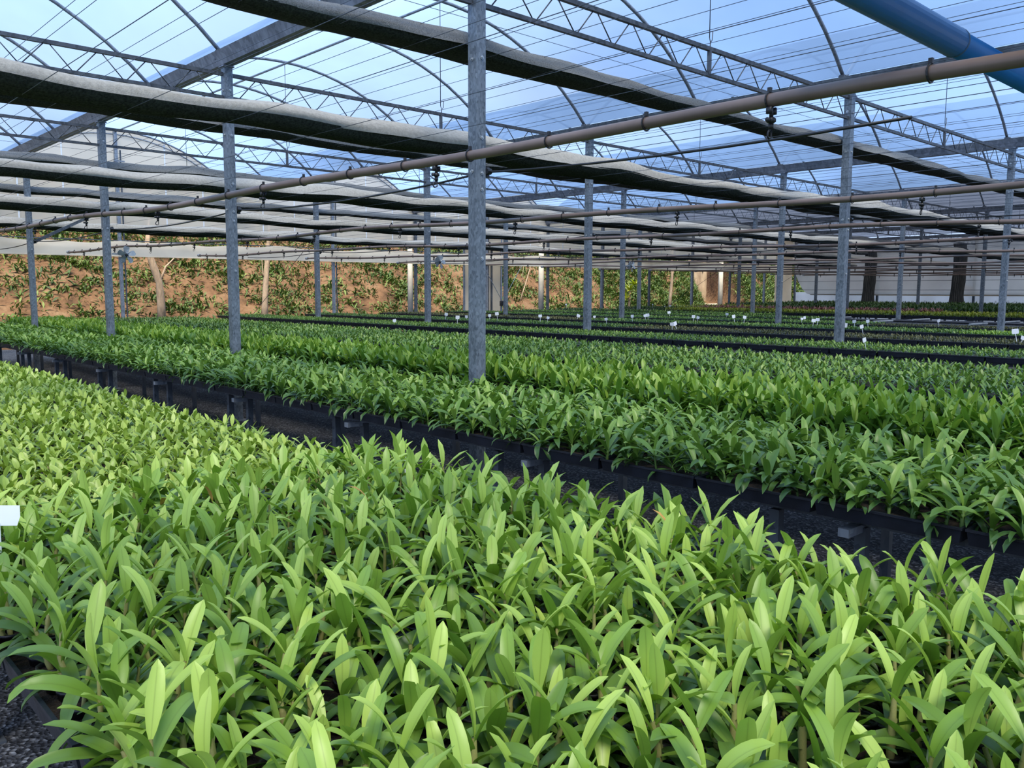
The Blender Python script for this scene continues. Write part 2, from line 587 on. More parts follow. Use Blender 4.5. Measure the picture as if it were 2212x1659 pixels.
pm_main = post_mesh(ZG0, 0.088, 'post_shaft', M_POST)
pm_end = post_mesh(ZG0, 0.075, 'end_post_shaft', M_DARKSTEEL)
pm_mid = post_mesh(bow_z(0) - 0.04, 0.07, 'gable_post_shaft', M_STEEL)
bm_ = MB().tube([(0, 0, 0), (0, -0.004, 0)], 0.0145, 12)
bm_.tube([(0, -0.004, 0), (0, -0.013, 0)], 0.0075, 6)
bolt_me = bm_.mesh('bolt', M_BOLT)
cap_me = MB().box((0, 0, 0.0), (0.12, 0.12, 0.012)).box((0, -0.05, 0.03), (0.09, 0.006, 0.07)).box((0, 0.05, 0.03), (0.09, 0.006, 0.07)).mesh('cap_plate', M_GUTTER)
foot_me = MB().box((0, 0, 0.006), (0.17, 0.17, 0.012)).mesh('foot_plate', M_GUTTER)
for i, x in enumerate(ROWX):
    for j, y in enumerate(YJ):
        if i == 0 and j > 2:
            pass
        px, py, d = project((x, y, 1.5))
        endp = j == len(YJ) - 1
        lab = 'galvanised steel post, %s from the earth bank, in the %s row past the gravel aisle' % (ORD[len(YJ) - 1 - j], ORD[max(i - 1, 0)])
        if i == 0:
            continue
        t_ = thing('steel_post', lab, 'post', (x, y, 0), 'steel roof posts')
        put('shaft', pm_end if endp else pm_main, t_)
        put('cap_plate', cap_me, t_, (0, 0, ZG0 - 0.012))
        put('foot_plate', foot_me, t_)
        if d > 0 and d < 26:
            for bz in (3.47, 3.02, 2.50, 2.25, 2.12, 1.62):
                o = put('bolt', bolt_me, t_, (0.008, -0.0445, bz + random.uniform(-0.02, 0.02)))
            for bz in (3.47, 3.02, 2.25):
                o = put('bolt', bolt_me, t_, (-0.0445, 0.0, bz))
                o.rotation_euler = (0, 0, -PI / 2)

# gable posts in the end wall
for i in range(len(ROWX) - 1):
    xm = (ROWX[i] + ROWX[i + 1]) / 2
    if i == 0:
        continue
    t_ = thing('gable_post', 'slim steel gable post in the end wall, under the %s bay past the gravel aisle' % ORD[i - 1], 'post', (xm, YE, 0), 'gable posts')
    put('shaft', pm_mid, t_)
    put('rail', MB().tube([(0.10, 0, 0.0), (0.10, 0, 4.6)], 0.018, 8).mesh('rail', M_DARKSTEEL), t_)
    put('bracket', MB().box((0.06, -0.03, 0), (0.24, 0.02, 0.03)).box((0.06, -0.03, 0.3), (0.24, 0.02, 0.03)).mesh('bracket', M_STEEL), t_, (0, 0, 4.05))

bow_pts = [(-BAY / 2 + BAY * k / 22, 0, bow_z(-BAY / 2 + BAY * k / 22)) for k in range(23)]
bow_me = MB().tube(bow_pts, 0.0215, 8, True).mesh('bow_tube', M_STEEL, True)
ft_me = MB().box((0, 0, 0), (0.05, 0.06, 0.07)).box((0.0, 0, -0.045), (0.09, 0.012, 0.05)).mesh('foot_bracket', M_DARKSTEEL)
for i in range(len(ROWX) - 1):
    xm = (ROWX[i] + ROWX[i + 1]) / 2
    for k in range(-3, 9):
        y = Y0 + k * 2.0 + (0.08 if k < 8 else 0)
        if i == 0:
            lab = 'curved roof bow, %s from the earth bank, above the aisle-side bench' % ORD[8 - k]
        else:
            lab = 'curved roof bow, %s from the earth bank, %s bay past the gravel aisle' % (ORD[8 - k], ORD[i - 1])
        t_ = thing('roof_bow', lab, 'roof bow', (xm, y, 0), 'curved roof bows')
        put('bow_tube', bow_me, t_)
        for s in (-1, 1):
            put('foot_bracket', ft_me, t_, (s * (BAY / 2 - 0.045), 0, ZG1 + 0.0))
    o = MB().tube([(xm, -5.3, ZAP - 0.05), (xm, YE, ZAP - 0.05)], 0.017, 8).build('ridge_purlin', M_STEEL, None, True)
    tag(o, 'straight steel ridge tube under the bows of the ' + ('bay over the aisle-side seedling bench' if i == 0 else '%s bay past the gravel aisle' % ORD[i - 1]), 'purlin', 'ridge purlins')

# trusses
ZT1, ZT0 = 3.635, 3.402
PITCHW = 0.45
web_up = MB().tube([(0, 0, ZT0 + 0.01), (0.19, 0, ZT1 - 0.01)], 0.0055, 5).mesh('web_bar', M_TRUSS, True)
web_dn = MB().tube([(0, 0, ZT1 - 0.01), (0.19, 0, ZT0 + 0.01)], 0.0055, 5).mesh('web_bar', M_TRUSS, True)
L_ = BAY - 0.10
up_ch = MB().box((L_ / 2, 0, ZT1), (L_, 0.036, 0.036)).mesh('upper_chord', M_TRUSS)
lo_ch = MB().box((L_ / 2, 0, ZT0), (L_, 0.032, 0.032)).mesh('lower_chord', M_TRUSS)
king = MB().box((L_ / 2, -0.005, (ZT1 + ZT0) / 2), (0.03, 0.03, ZT1 - ZT0)).mesh('king_post', M_TRUSS)
hang = MB().tube([(L_ / 2, 0.0, ZAP - 0.06), (L_ / 2, 0.0, ZT1 + 0.10)], 0.0045, 6)
hang.tube([(L_ / 2, 0, ZT1 + 0.10), (L_ / 2 + 0.02, 0, ZT1 + 0.06), (L_ / 2 + 0.045, 0, ZT1 + 0.09), (L_ / 2 + 0.05, 0, ZT1 + 0.17)], 0.005, 6)
hang.tube([(L_ / 2 + 0.02, 0, ZT1 + 0.06), (L_ / 2 + 0.01, 0, ZT1)], 0.006, 6)
hang = hang.mesh('hanger_rod', M_WIRE, True)
webfar = MB()
nweb = int(L_ / PITCHW)
for k in range(nweb):
    x = 0.06 + k * PITCHW + 0.02
    webfar.tube([(x, 0, ZT0 + 0.01), (x + 0.19, 0, ZT1 - 0.01)], 0.0055, 4)
    webfar.tube([(x + 0.23, 0, ZT1 - 0.01), (x + 0.42, 0, ZT0 + 0.01)], 0.0055, 4)
webfar = webfar.mesh('web_bars', M_TRUSS)
for i in range(len(ROWX) - 1):
    for j, y in enumerate(YJ):
        if j in (0, len(YJ) - 1):
            continue
        x0 = ROWX[i] + 0.05
        lab = 'zigzag roof truss, %s line from the earth bank, ' % ORD[len(YJ) - 1 - j]
        lab += 'above the aisle-side bench' if i == 0 else '%s bay past the gravel aisle' % ORD[i - 1]
        t_ = thing('roof_truss', lab, 'truss', (x0, y, 0), 'zigzag roof trusses')
        put('upper_chord', up_ch, t_)
        put('lower_chord', lo_ch, t_)
        put('king_post', king, t_)
        put('hanger_rod', hang, t_)
        px, py, d = project((x0 + L_ / 2, y, ZT0))
        if 0 < d < 24 and j >= 2:
            for k in range(nweb):
                x = 0.08 + k * PITCHW
                put('web_bar', web_up, t_, (x, 0, 0))
                put('web_bar', web_dn, t_, (x + 0.23, 0, 0))
        else:
            o = put('web_bars', webfar, t_)
            o['kind'] = 'stuff'

# roof film, one sheet per bay
for i in range(len(ROWX) - 1):
    xm = (ROWX[i] + ROWX[i + 1]) / 2
    g = MB()
    loops = []
    ysn = 2 if i < 4 else 2
    for k in range(25):
        dx = -BAY / 2 + 0.012 + (BAY - 0.024) * k / 24
        loops.append([(xm + dx, -5.3, bow_z(dx) + 0.026), (xm + dx, YE + 0.1, bow_z(dx) + 0.026)])
    g.loft(loops, closed=False, cap=False)
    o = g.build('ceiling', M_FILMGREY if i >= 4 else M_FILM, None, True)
    struct(o)

# ------------------------------------------------------------------ end wall (beyond it the bank), side wall
YW = YE + 0.06
for i in range(len(ROWX) - 1):
    xm = (ROWX[i] + ROWX[i + 1]) / 2
    g = MB()
    n = 26
    loops = []
    zb = 2.80 + 0.02 * i
    for k in range(n + 1):
        dx = -BAY / 2 + BAY * k / n
        loops.append([(xm + dx, YW + 0.01 * math.sin(k * 1.7), zb), (xm + dx, YW, (zb + bow_z(dx)) / 2), (xm + dx, YW, bow_z(dx) + 0.01)])
    g.loft(loops, closed=False, cap=False)
    o = struct(g.build('wall_end', M_GABLE))
    MB().tube([(xm + p[0] * 0.985, YW - 0.03, p[2] - 0.10) for p in bow_pts], 0.014, 6).build('arch_frame', M_STEEL, o, True)
    sm = MB()
    for fx in (-0.36, -0.2, 0.2, 0.36):
        dx = BAY * fx
        MB().box((xm + dx, YW - 0.012, (zb + bow_z(dx)) / 2), (0.03, 0.006, bow_z(dx) - zb)).build('seam', M_CARD, o)
o = struct(MB().tube([(ROWX[0], YW - 0.03, 2.79), (XEND, YW - 0.03, 2.90)], 0.022, 8).build('trim_1', M_DARKSTEEL, None, True))

# hanging cream curtain strip
g = MB()
loops = []
nx = 330
for k in range(nx + 1):
    x = ROWX[0] + (36.0 - ROWX[0]) * k / nx
    zt = 2.49 + 0.006 * (x - 4) + 0.02 * math.sin(x * 1.9) + 0.018 * math.sin(x * 4.7 + 1)
    zl = 2.165 + 0.006 * (x - 4)
    w = 0.015 * math.sin(x * 3.1) + 0.01 * math.sin(x * 7.7)
    loops.append([(x, YE - 0.10 + w, zl), (x, YE - 0.12 + w * 0.5, (zl + zt) / 2), (x, YE - 0.10 - w, zt), (x, YE - 0.03 + 2 * w, zt - 0.05 + 0.03 * math.sin(x * 2.3))])
g.loft(loops, closed=False, cap=False)
cs = thing('wind_curtain', 'cream plastic wind curtain strip hung along the open end wall', 'curtain', (0, 0, 0))
g.build('sheet', M_CURT, cs, True)
MB().tube([(ROWX[0], YE - 0.02, 2.50), (36, YE - 0.02, 2.70)], 0.012, 6).build('top_cable', M_WIRE, cs)
MB().tube([(ROWX[0], YE - 0.105, 2.165 - 0.034), (36, YE - 0.105, 2.165 + 0.192)], 0.012, 6).build('bottom_rod', M_CURT, cs)

# tall cream door enclosure behind the end wall
t_ = thing('door_1', 'tall cream plastic door enclosure with vertical metal mullions behind the end wall', 'door', (17.52, YE + 0.45, 0))
t_['kind'] = 'structure'
MB().box((0.83, 0, 1.95), (1.66, 0.03, 3.9)).build('panel', M_CURT, t_)
for dx in (0.0, 0.27, 0.36, 1.18, 1.62):
    MB().box((dx, -0.04, 1.95), (0.05, 0.05, 3.9)).build('mullion', M_STEEL if dx != 1.18 else M_DARKSTEEL, t_)
MB().box((0.83, -0.04, 3.88), (1.66, 0.05, 0.05)).build('head_rail', M_STEEL, t_)
t_ = thing('crank_winch', 'small black crank winch with bent handle on the gable post near the cream door', 'winch', (18.72, YE - 0.06, 0))
MB().box((0, -0.05, 1.02), (0.16, 0.1, 0.16)).tube([(-0.05, -0.11, 1.02), (-0.05, -0.05, 1.02)], 0.07, 12).build('gearbox', M_BLACK, t_)
MB().tube([(0.06, -0.10, 1.02), (0.17, -0.12, 0.98), (0.19, -0.12, 0.72)], 0.014, 8).build('handle', M_BLACK, t_, True)
MB().tube([(0, 0, 0), (0, 0, 3.4)], 0.022, 8).build('drive_shaft', M_STEEL, t_)
for s in (-1, 1):
    MB().tube([(0, -0.05, 1.08), (s * 0.85, -0.05, 2.25)], 0.010, 6).build('stay_rod', M_STEEL, t_)

# side wall
zc = 1.33
g = MB()
loops = []
for k in range(121):
    y = -6 + (YE + 6 - 0.05) * k / 120
    L = []
    for z in (zc, 1.9, 2.5, 3.1, 3.70):
        lift = 0.0
        if y > YE - 0.9:
            lift = ((y - YE + 0.9) / 0.9) ** 2 * 1.2 * (3.70 - z) / 2.4
        L.append((XEND - 0.17 + 0.03 * math.sin(y * 2.1 + z), y, z + lift))
    loops.append(L)
g.loft(loops, closed=False, cap=False)
o = struct(g.build('wall_right', M_SIDE, None, True))
for z in (1.55, 1.95, 2.5):
    MB().tube([(XEND - 0.22, -6, z), (XEND - 0.22, YE, z)], 0.008, 5).build('guide_wire', M_WIRE, o)
MB().tube([(XEND - 0.17, -6, zc), (XEND - 0.17, YE - 0.9, zc)], 0.03, 8).build('roll_tube', M_SIDE, o, True)
o = struct(MB().box((XEND + 0.12, 7.3, 0.72), (0.02, 27, 1.44)).build('wall_right', M_WHITE))
o = struct(MB().box((36.85, YE + 0.05, 2.0), (1.5, 0.03, 4.0)).build('wall_end', M_CURT))

# dark bundled nets on the side wall
for k, (yc, lab) in enumerate(((16.8, 'dark bundled shade net hanging on the side wall, closer to the earth bank'),
                               (13.1, 'dark bundled shade net hanging on the side wall, farther from the earth bank'))):
    t_ = thing('net_bundle', lab, 'shade net', (XEND - 0.58, yc, 0), 'bundled nets on the side wall')
    g = MB()
    loops = []
    nn_ = 40
    for q in range(15):
        z = 0.7 + q * (3.45 - 0.7) / 14
        f = 1.0 + 0.22 * max(0, (1.6 - z)) + 0.04 * math.sin(q * 1.3)
        L = []
        for a in range(nn_):
            an = 2 * PI * a / nn_
            fl_ = 1 + 0.13 * (1 if a % 2 else -1) + 0.05 * math.sin(3 * an + q)
            L.append((0.17 * f * fl_ * math.cos(an), 0.225 * f * fl_ * math.sin(an) + 0.03 * math.sin(q * 0.5), z))
        loops.append(L)
    g.loft(loops)
    g.build('folds', M_BUNDLE, t_)
    MB().tube([(0.22 * math.cos(a * PI / 8), 0.29 * math.sin(a * PI / 8), 3.2) for a in range(17)], 0.012, 5).build('tie', M_BLACK, t_)

# ------------------------------------------------------------------ bunched shade screens
from math import sin


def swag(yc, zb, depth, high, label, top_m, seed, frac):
    """bunched cloth hung across all bays: a pale upper fold and an underside with its shadow put into the colour"""
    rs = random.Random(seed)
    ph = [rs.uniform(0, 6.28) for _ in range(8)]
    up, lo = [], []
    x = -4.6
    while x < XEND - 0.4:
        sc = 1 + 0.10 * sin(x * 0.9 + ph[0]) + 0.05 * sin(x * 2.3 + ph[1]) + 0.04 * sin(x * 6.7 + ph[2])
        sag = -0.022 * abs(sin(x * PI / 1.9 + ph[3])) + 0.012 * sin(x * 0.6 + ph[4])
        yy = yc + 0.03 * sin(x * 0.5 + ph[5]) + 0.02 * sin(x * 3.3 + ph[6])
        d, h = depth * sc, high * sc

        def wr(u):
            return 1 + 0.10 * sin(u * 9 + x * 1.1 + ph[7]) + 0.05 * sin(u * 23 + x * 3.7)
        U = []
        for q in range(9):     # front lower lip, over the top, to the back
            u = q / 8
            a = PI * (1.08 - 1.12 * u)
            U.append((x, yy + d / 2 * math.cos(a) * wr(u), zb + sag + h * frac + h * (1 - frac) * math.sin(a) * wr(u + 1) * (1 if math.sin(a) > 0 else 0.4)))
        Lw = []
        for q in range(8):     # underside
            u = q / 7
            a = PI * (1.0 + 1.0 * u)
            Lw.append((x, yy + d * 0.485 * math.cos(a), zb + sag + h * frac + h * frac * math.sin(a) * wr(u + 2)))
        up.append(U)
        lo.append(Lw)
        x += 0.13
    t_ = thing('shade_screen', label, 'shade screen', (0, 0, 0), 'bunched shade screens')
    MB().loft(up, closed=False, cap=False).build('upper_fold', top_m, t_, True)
    MB().loft(lo, closed=False, cap=False).build('underside', M_NETSHADOW, t_, True)
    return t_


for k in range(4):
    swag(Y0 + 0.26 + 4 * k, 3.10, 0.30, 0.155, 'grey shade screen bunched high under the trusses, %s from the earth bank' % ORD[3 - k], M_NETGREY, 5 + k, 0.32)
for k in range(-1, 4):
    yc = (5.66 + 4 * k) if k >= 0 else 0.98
    swag(yc, 2.53, 0.34, 0.19, 'pale shade screen with shadow-coloured underside, lower tier, %s from the earth bank' % ORD[3 - k], M_NETTOP, 40 + k, 0.40)

# ------------------------------------------------------------------ wires
wire_me = MB().tube([(0, -5.2, 0), (0, YE, 0)], 0.0021, 5).mesh('support_wire', M_WIRE)
xw = -2.6
k = 0
while xw < XEND - 0.5:
    jit = random.uniform(-0.03, 0.03)
    for dz, dx in ((3.095, 0.0), (3.235, 0.045)):
        o = put('support_wire', wire_me, None, (xw + jit + dx, 0, dz))
        tag(o, 'thin steel support wire strung lengthwise at the upper screen tier', 'wire', 'upper tier support wires')
    if True:
        o = put('support_wire', wire_me, None, (xw + jit + 0.2, 0, 2.52))
        tag(o, 'thin steel support wire strung lengthwise at the lower screen tier', 'wire', 'lower tier support wires')
    xw += 0.62
    k += 1
for j, y in enumerate(YJ[1:-1]):
    o = MB().tube([(-4.5, y + 0.12, 3.335), (XEND - 0.2, y + 0.12, 3.335)], 0.002, 5).build('drive_cable', M_WIRE)
    tag(o, 'thin drive cable along the truss, %s line from the earth bank' % ORD[len(YJ) - 2 - j], 'cable', 'screen drive cables')

# black cable on insulators along post rows
for i in (1, 2, 3):
    x = ROWX[i] + 0.075
    pts = []
    for a in range(-6, 41):
        y = Y0 + a * 0.5
        if y > YE - 0.1:
            break
        f = ((y - Y0) % 4.0) / 4.0
        pts.append((x, y, 2.255 - 0.10 * 4 * f * (1 - f) * 0.6))
    t_ = thing('black_cable', 'black electric cable strung from post to post along the %s row past the gravel aisle' % ORD[i - 1], 'cable', (0, 0, 0))
    MB().tube(pts, 0.008, 6).build('cable', M_BLACK, t_, True)
    for y in YJ[1:-1]:
        MB().tube([(x - 0.03, y - 0.05, 2.255), (x + 0.01, y - 0.05, 2.255)], 0.022, 8).tube([(x, y - 0.02, 2.29), (x, y - 0.02, 2.215)], 0.02, 8).build('insulator', M_BLACK, t_)

# ------------------------------------------------------------------ brown sprinkler pipes
spr = MB().tube([(0, 0, 0), (0, 0, -0.035)], 0.007, 8).box((0.013, 0, -0.014), (0.010, 0.02, 0.022)).box((-0.013, 0, -0.014), (0.010, 0.02, 0.022))
spr.tube([(0, 0, -0.033), (0, 0, -0.040), (0, 0, -0.050), (0, 0, -0.056)], [0.006, 0.016, 0.016, 0.006], 10)
spr.tube([(-0.012, 0, -0.045), (-0.026, 0, -0.045)], 0.008, 8)
spr.tube([(0, 0, -0.056), (0, 0, -0.072)], 0.009, 8)
spr_me = spr.mesh('sprinkler', M_BLACK, True)
noz = MB().tube([(0, 0, -0.072), (-0.016, 0, -0.084), (-0.020, 0, -0.098), (-0.012, 0, -0.106)], 0.0035, 6)
noz.tube([(0.004, 0, -0.072), (0.004, 0, -0.100), (-0.012, 0, -0.106)], 0.003, 6)
noz_me = noz.mesh('nozzle', M_BLACK, True)
clip = MB()
clip.tube([(0.0265 * math.cos(a * PI / 8), 0, 0.0265 * math.sin(a * PI / 8)) for a in range(17)], 0.0035, 5, False)
clip.box((0, 0, 0.034), (0.012, 0.012, 0.016))
clip_me = clip.mesh('clip', M_BLACK)
for k in range(13):
    x = 2.60 + 2.82 * k - 0.03 * min(k, 3)
    if x > XEND - 1.5:
        break

    def pz(y):
        return 2.0 + 0.0105 * y + 0.012 * sin(y * PI / 2.0 + k) + 0.014 * sin(y * 0.75 + k * 2.1)
    ys = np.linspace(-4, 19.45, 95)
    pts = [(x, y, pz(y)) for y in ys]
    lab = 'brown irrigation pipe with sprinklers above the wide gravel aisle' if k == 0 else 'brown irrigation pipe with hanging sprinklers, %s from the wide gravel aisle' % ORD[k]
    t_ = thing('irrigation_pipe', lab, 'pipe', (0, 0, 0), 'overhead irrigation pipes')
    MB().tube(pts, 0.0225 if k == 0 else 0.021, 10).build('tube', M_PIPE, t_, True)
    MB().tube([(x, 19.40, pz(19.4)), (x, 19.5, pz(19.5))], 0.032, 10).build('end_cap', M_FANM, t_)
    y = 1.53 - 1.81 * 2 + (0.6 * k) % 1.81 if k else 1.53 - 3.62
    while y < 19.3:
        o = put('sprinkler', spr_me, t_, (x, y, pz(y) - 0.021))
        put('nozzle', noz_me, o)
        y += 1.81
    y = 1.049 - 2.6
    if k < 5:
        while y < 19.3:
            o = put('clip', clip_me, t_, (x, y, pz(y)))
            o.rotation_euler = (0, 0, 0)
            y += 0.515

# ------------------------------------------------------------------ blue main pipe
yb, zb_ = 1.262, 2.325
t_ = thing('blue_water_pipe', 'thick blue plastic water main pipe with a socket joint overhead', 'pipe', (0, 0, 0))
jx = pick(2062, 92, Y=yb)[0]
MB().tube([(-2.0, yb, zb_), (jx, yb, zb_)], 0.0525, 24).build('tube', M_BLUE, t_, True)
MB().tube([(jx - 0.02, yb, zb_), (9.5, yb, zb_)], 0.0475, 24).build('tube', M_BLUE, t_, True)
MB().tube([(jx - 0.004, yb, zb_), (jx + 0.006, yb, zb_)], 0.0535, 24).build('joint_ring', M_RUBBER, t_, True)
for x in (-1.2, 7.6):
    MB().tube([(x, yb, zb_ + 0.05), (x, yb, 3.40)], 0.004, 6).build('hanger', M_WIRE, t_)

# ------------------------------------------------------------------ fans on the third-line posts
for n_, i in enumerate((1, 2, 3)):
    x, y, z = ROWX[i] + 0.24, YJ[4] - 0.02, 1.90 + 0.05 * n_
    t_ = thing('circulation_fan', 'small grey circulation fan on a post in the %s row past the gravel aisle' % ORD[i - 1], 'fan', (x, y, z), 'circulation fans')
    t_.scale = (0.66, 0.66, 0.66)
    MB().box((-0.15, 0.0, 0.02), (0.24, 0.025, 0.03)).box((0, 0.0, 0.09), (0.05, 0.03, 0.18)).build('bracket', M_FANM, t_)
    MB().tube([(0, -0.06, 0), (0, 0.10, 0)], 0.055, 12).build('motor', M_FANM, t_)
    MB().tube([(0, -0.10, 0), (0, -0.06, 0)], [0.02, 0.035], 10).build('hub', M_BLACK, t_)
    for q in range(5):
        a = 2 * PI * q / 5 + 0.3 + n_
        g = MB()
        L = []
        for rr, w in ((0.03, 0.018), (0.08, 0.04), (0.14, 0.058), (0.175, 0.05), (0.19, 0.02)):
            ca, sa = math.cos(a), math.sin(a)
            top = []
            for s, dy in ((-1, -0.018), (1, 0.018)):
                px_, pz_ = rr * ca - s * w * sa, rr * sa + s * w * ca
                top += [(px_, -0.085 + dy, pz_), (px_, -0.081 + dy, pz_)]
            L.append([top[0], top[1], top[3], top[2]])
        g.loft(L)
        g.build('blade', M_BLADE, t_)

# ------------------------------------------------------------------ stay wires near the end wall
for k, (a, b_, lab) in enumerate((((XA, Y0 + 12, 2.62), (1.2, 20.3, 0.6), 'thin slanting stay wire from the first post row to the ground'),
                                  ((ROWX[2], Y0 + 12, 2.62), (ROWX[2], 20.4, 0.5), 'thin slanting stay wire between second-row posts at the end bay'),
                                  ((ROWX[5], Y0 + 12, 2.7), (ROWX[5], 20.4, 0.5), 'thin slanting stay wire between fifth-row posts at the end bay'),
                                  ((ROWX[6], Y0 + 12, 2.7), (ROWX[6], 20.4, 0.5), 'thin slanting stay wire between sixth-row posts at the end bay'))):
    o = MB().tube([a, b_], 0.006, 5).build('stay_wire', M_WIRE)
    tag(o, lab, 'wire', 'stay wires')
# raking knee braces on the first-row post by the bank
t_ = thing('knee_brace', 'dark steel raking brace pair on a first-row post by the earth bank', 'brace', (XA, Y0 + 12, 0))
MB().box((0, 0, 0), (0.05, 0.05, 1.75), Matrix.Rotation(math.radians(62), 3, 'Y')).build('brace_bar', M_DARKSTEEL, t_, loc=(0.80, 0.12, 2.62))
MB().box((0, 0, 0), (0.05, 0.05, 1.5), Matrix.Rotation(math.radians(-80), 3, 'Y')).build('brace_bar', M_DARKSTEEL, t_, loc=(-0.78, 0.12, 2.95))

# ------------------------------------------------------------------ benches and trays
ZT = 0.665                 # tray rim
TL, TD = 0.505, 0.052      # tray pitch along the bench, tray depth
BENCH = [  # near edge, trays across, tray width, gap for posts (x0, x1) or None, y0, y1
    dict(x=0.36, nx=3, w=0.525, y0=-1.6, y1=19.4, lab='aisle-side seedling bench along the wide gravel aisle', gap=None),
]
LAY = [(2.80, 4, 0.665, True), (5.74, 4, 0.765, False), (8.52, 2, 0.82, False), (10.82, 2, 0.82, False), (13.10, 2, 0.82, False), (15.42, 2, 0.82, False), (17.75, 2, 0.82, False),
       (19.78, 2, 0.82, False), (22.80, 4, 0.82, False), (26.70, 4, 0.82, False), (29.30, 4, 0.82, False), (32.40, 4, 0.82, False), (34.90, 4, 0.82, False)]
for k, (x, nx_, zt_, gp) in enumerate(LAY):
    BENCH.append(dict(x=x, nx=nx_, w=0.525, y0=-1.6 if k < 2 else 0.2, y1=19.4, gap=gp, zt=zt_, gapw=0.26, lab='long steel seedling bench, %s past the wide gravel aisle' % ORD[k]))
BENCH[0]['zt'] = ZT


def tray_xs(bd):
    xs = []
    for a in range(bd['nx']):
        x = bd['x'] + a * bd['w']
        if bd.get('gap') and a >= 2:
            x += bd['gapw']
        xs.append(x)
    return xs


def tray_mb(w, l):
    g = MB()
    d = TD
    o_ = [(0.004, 0.004), (w - 0.008, 0.004), (w - 0.008, l - 0.004), (0.004, l - 0.004)]

    def ring(ins, z):
        return [(o_[0][0] + ins, o_[0][1] + ins, z), (o_[1][0] - ins, o_[1][1] + ins, z), (o_[2][0] - ins, o_[2][1] - ins, z), (o_[3][0] + ins, o_[3][1] - ins, z)]
    g.loft([ring(0.010, -d), ring(0.004, -0.010), ring(0.0, -0.008), ring(0.0, 0.0), ring(0.008, 0.0), ring(0.010, -d + 0.004)], cap=True)
    return g


tray_me = tray_mb(0.525, TL).mesh('tray_body', M_TRAY)
sub = MB()
sub.v = [(0.012, 0.012, -0.016), (0.513, 0.012, -0.016), (0.513, TL - 0.012, -0.016), (0.012, TL - 0.012, -0.016)]
sub.f = [(0, 1, 2, 3)]
sub_me = sub.mesh('substrate', M_SUB)

EMPTY = {7: 9.0, 8: 11.5}        # bench number past the aisle: bare up to this Y


def is_empty(bi, y):
    return bi in EMPTY and y < EMPTY[bi]


cand = []
for bi, bd in enumerate(BENCH):
    xs = tray_xs(bd)
    zt_ = bd['zt']
    ny_ = int((bd['y1'] - bd['y0']) / TL)
    for a, x in enumerate(xs):
        for q in range(ny_):
            y = bd['y0'] + q * TL
            if is_empty(bi, y):
                continue
            px, py, d = project((x, y + TL / 2, zt_))
            edge = a == 0 or (bd.get('gap') and a == 2)
            vis = d > 0.3 and -150 < px < FW + 150 and py < FH + 150
            score = (1 / max(d, 0.2)) * (1.0 if edge else 0.25) if vis else -1
            cand.append((score, bi, x, y, zt_))
cand.sort(key=lambda c: -c[0])
TRLAB = ['black plastic seedling tray on the aisle-side bench by the wide gravel aisle',
         'black plastic seedling tray on the first bench past the wide gravel aisle']
rest = MB()
rest_sub = MB()
for n_, (scv, bi, x, y, zt_) in enumerate(cand):
    if n_ < 300 and scv > 0:
        t_ = thing('seedling_tray', TRLAB[bi] if bi < 2 else 'black plastic seedling tray on the %s bench past the wide gravel aisle' % ORD[bi - 1], 'tray',
                   (x, y + random.uniform(-0.003, 0.003), zt_), 'seedling trays on ' + ('the aisle-side bench' if bi == 0 else 'the %s bench past the aisle' % ORD[bi - 1]))
        put('tray_body', tray_me, t_)
        put('substrate', sub_me, t_)
    else:
        b0 = len(rest.v)
        for v in tray_me.vertices:
            rest.v.append((v.co.x + x, v.co.y + y, v.co.z + zt_))
        for p_ in tray_me.polygons:
            rest.f.append(tuple(b0 + i_ for i_ in p_.vertices))
        b0 = len(rest_sub.v)
        rest_sub.v += [(x + 0.012, y + 0.012, zt_ - 0.016), (x + 0.513, y + 0.012, zt_ - 0.016), (x + 0.513, y + TL - 0.012, zt_ - 0.016), (x + 0.012, y + TL - 0.012, zt_ - 0.016)]
        rest_sub.f.append((b0, b0 + 1, b0 + 2, b0 + 3))
o = rest.build('seedling_trays', M_TRAY)
tag(o, 'remaining black plastic trays under the massed seedlings', 'tray', None, 'stuff')
o2 = rest_sub.build('substrate', M_SUB, o)
o2['kind'] = 'stuff'

LEGS = {}


def leg_mesh(zt_):
    if zt_ not in LEGS:
        LEGS[zt_] = MB().box((0, 0, (zt_ - 0.10) / 2), (0.04, 0.04, zt_ - 0.10)).box((0, 0, 0.004), (0.08, 0.08, 0.008)).mesh('leg', M_DARKSTEEL)
    return LEGS[zt_]



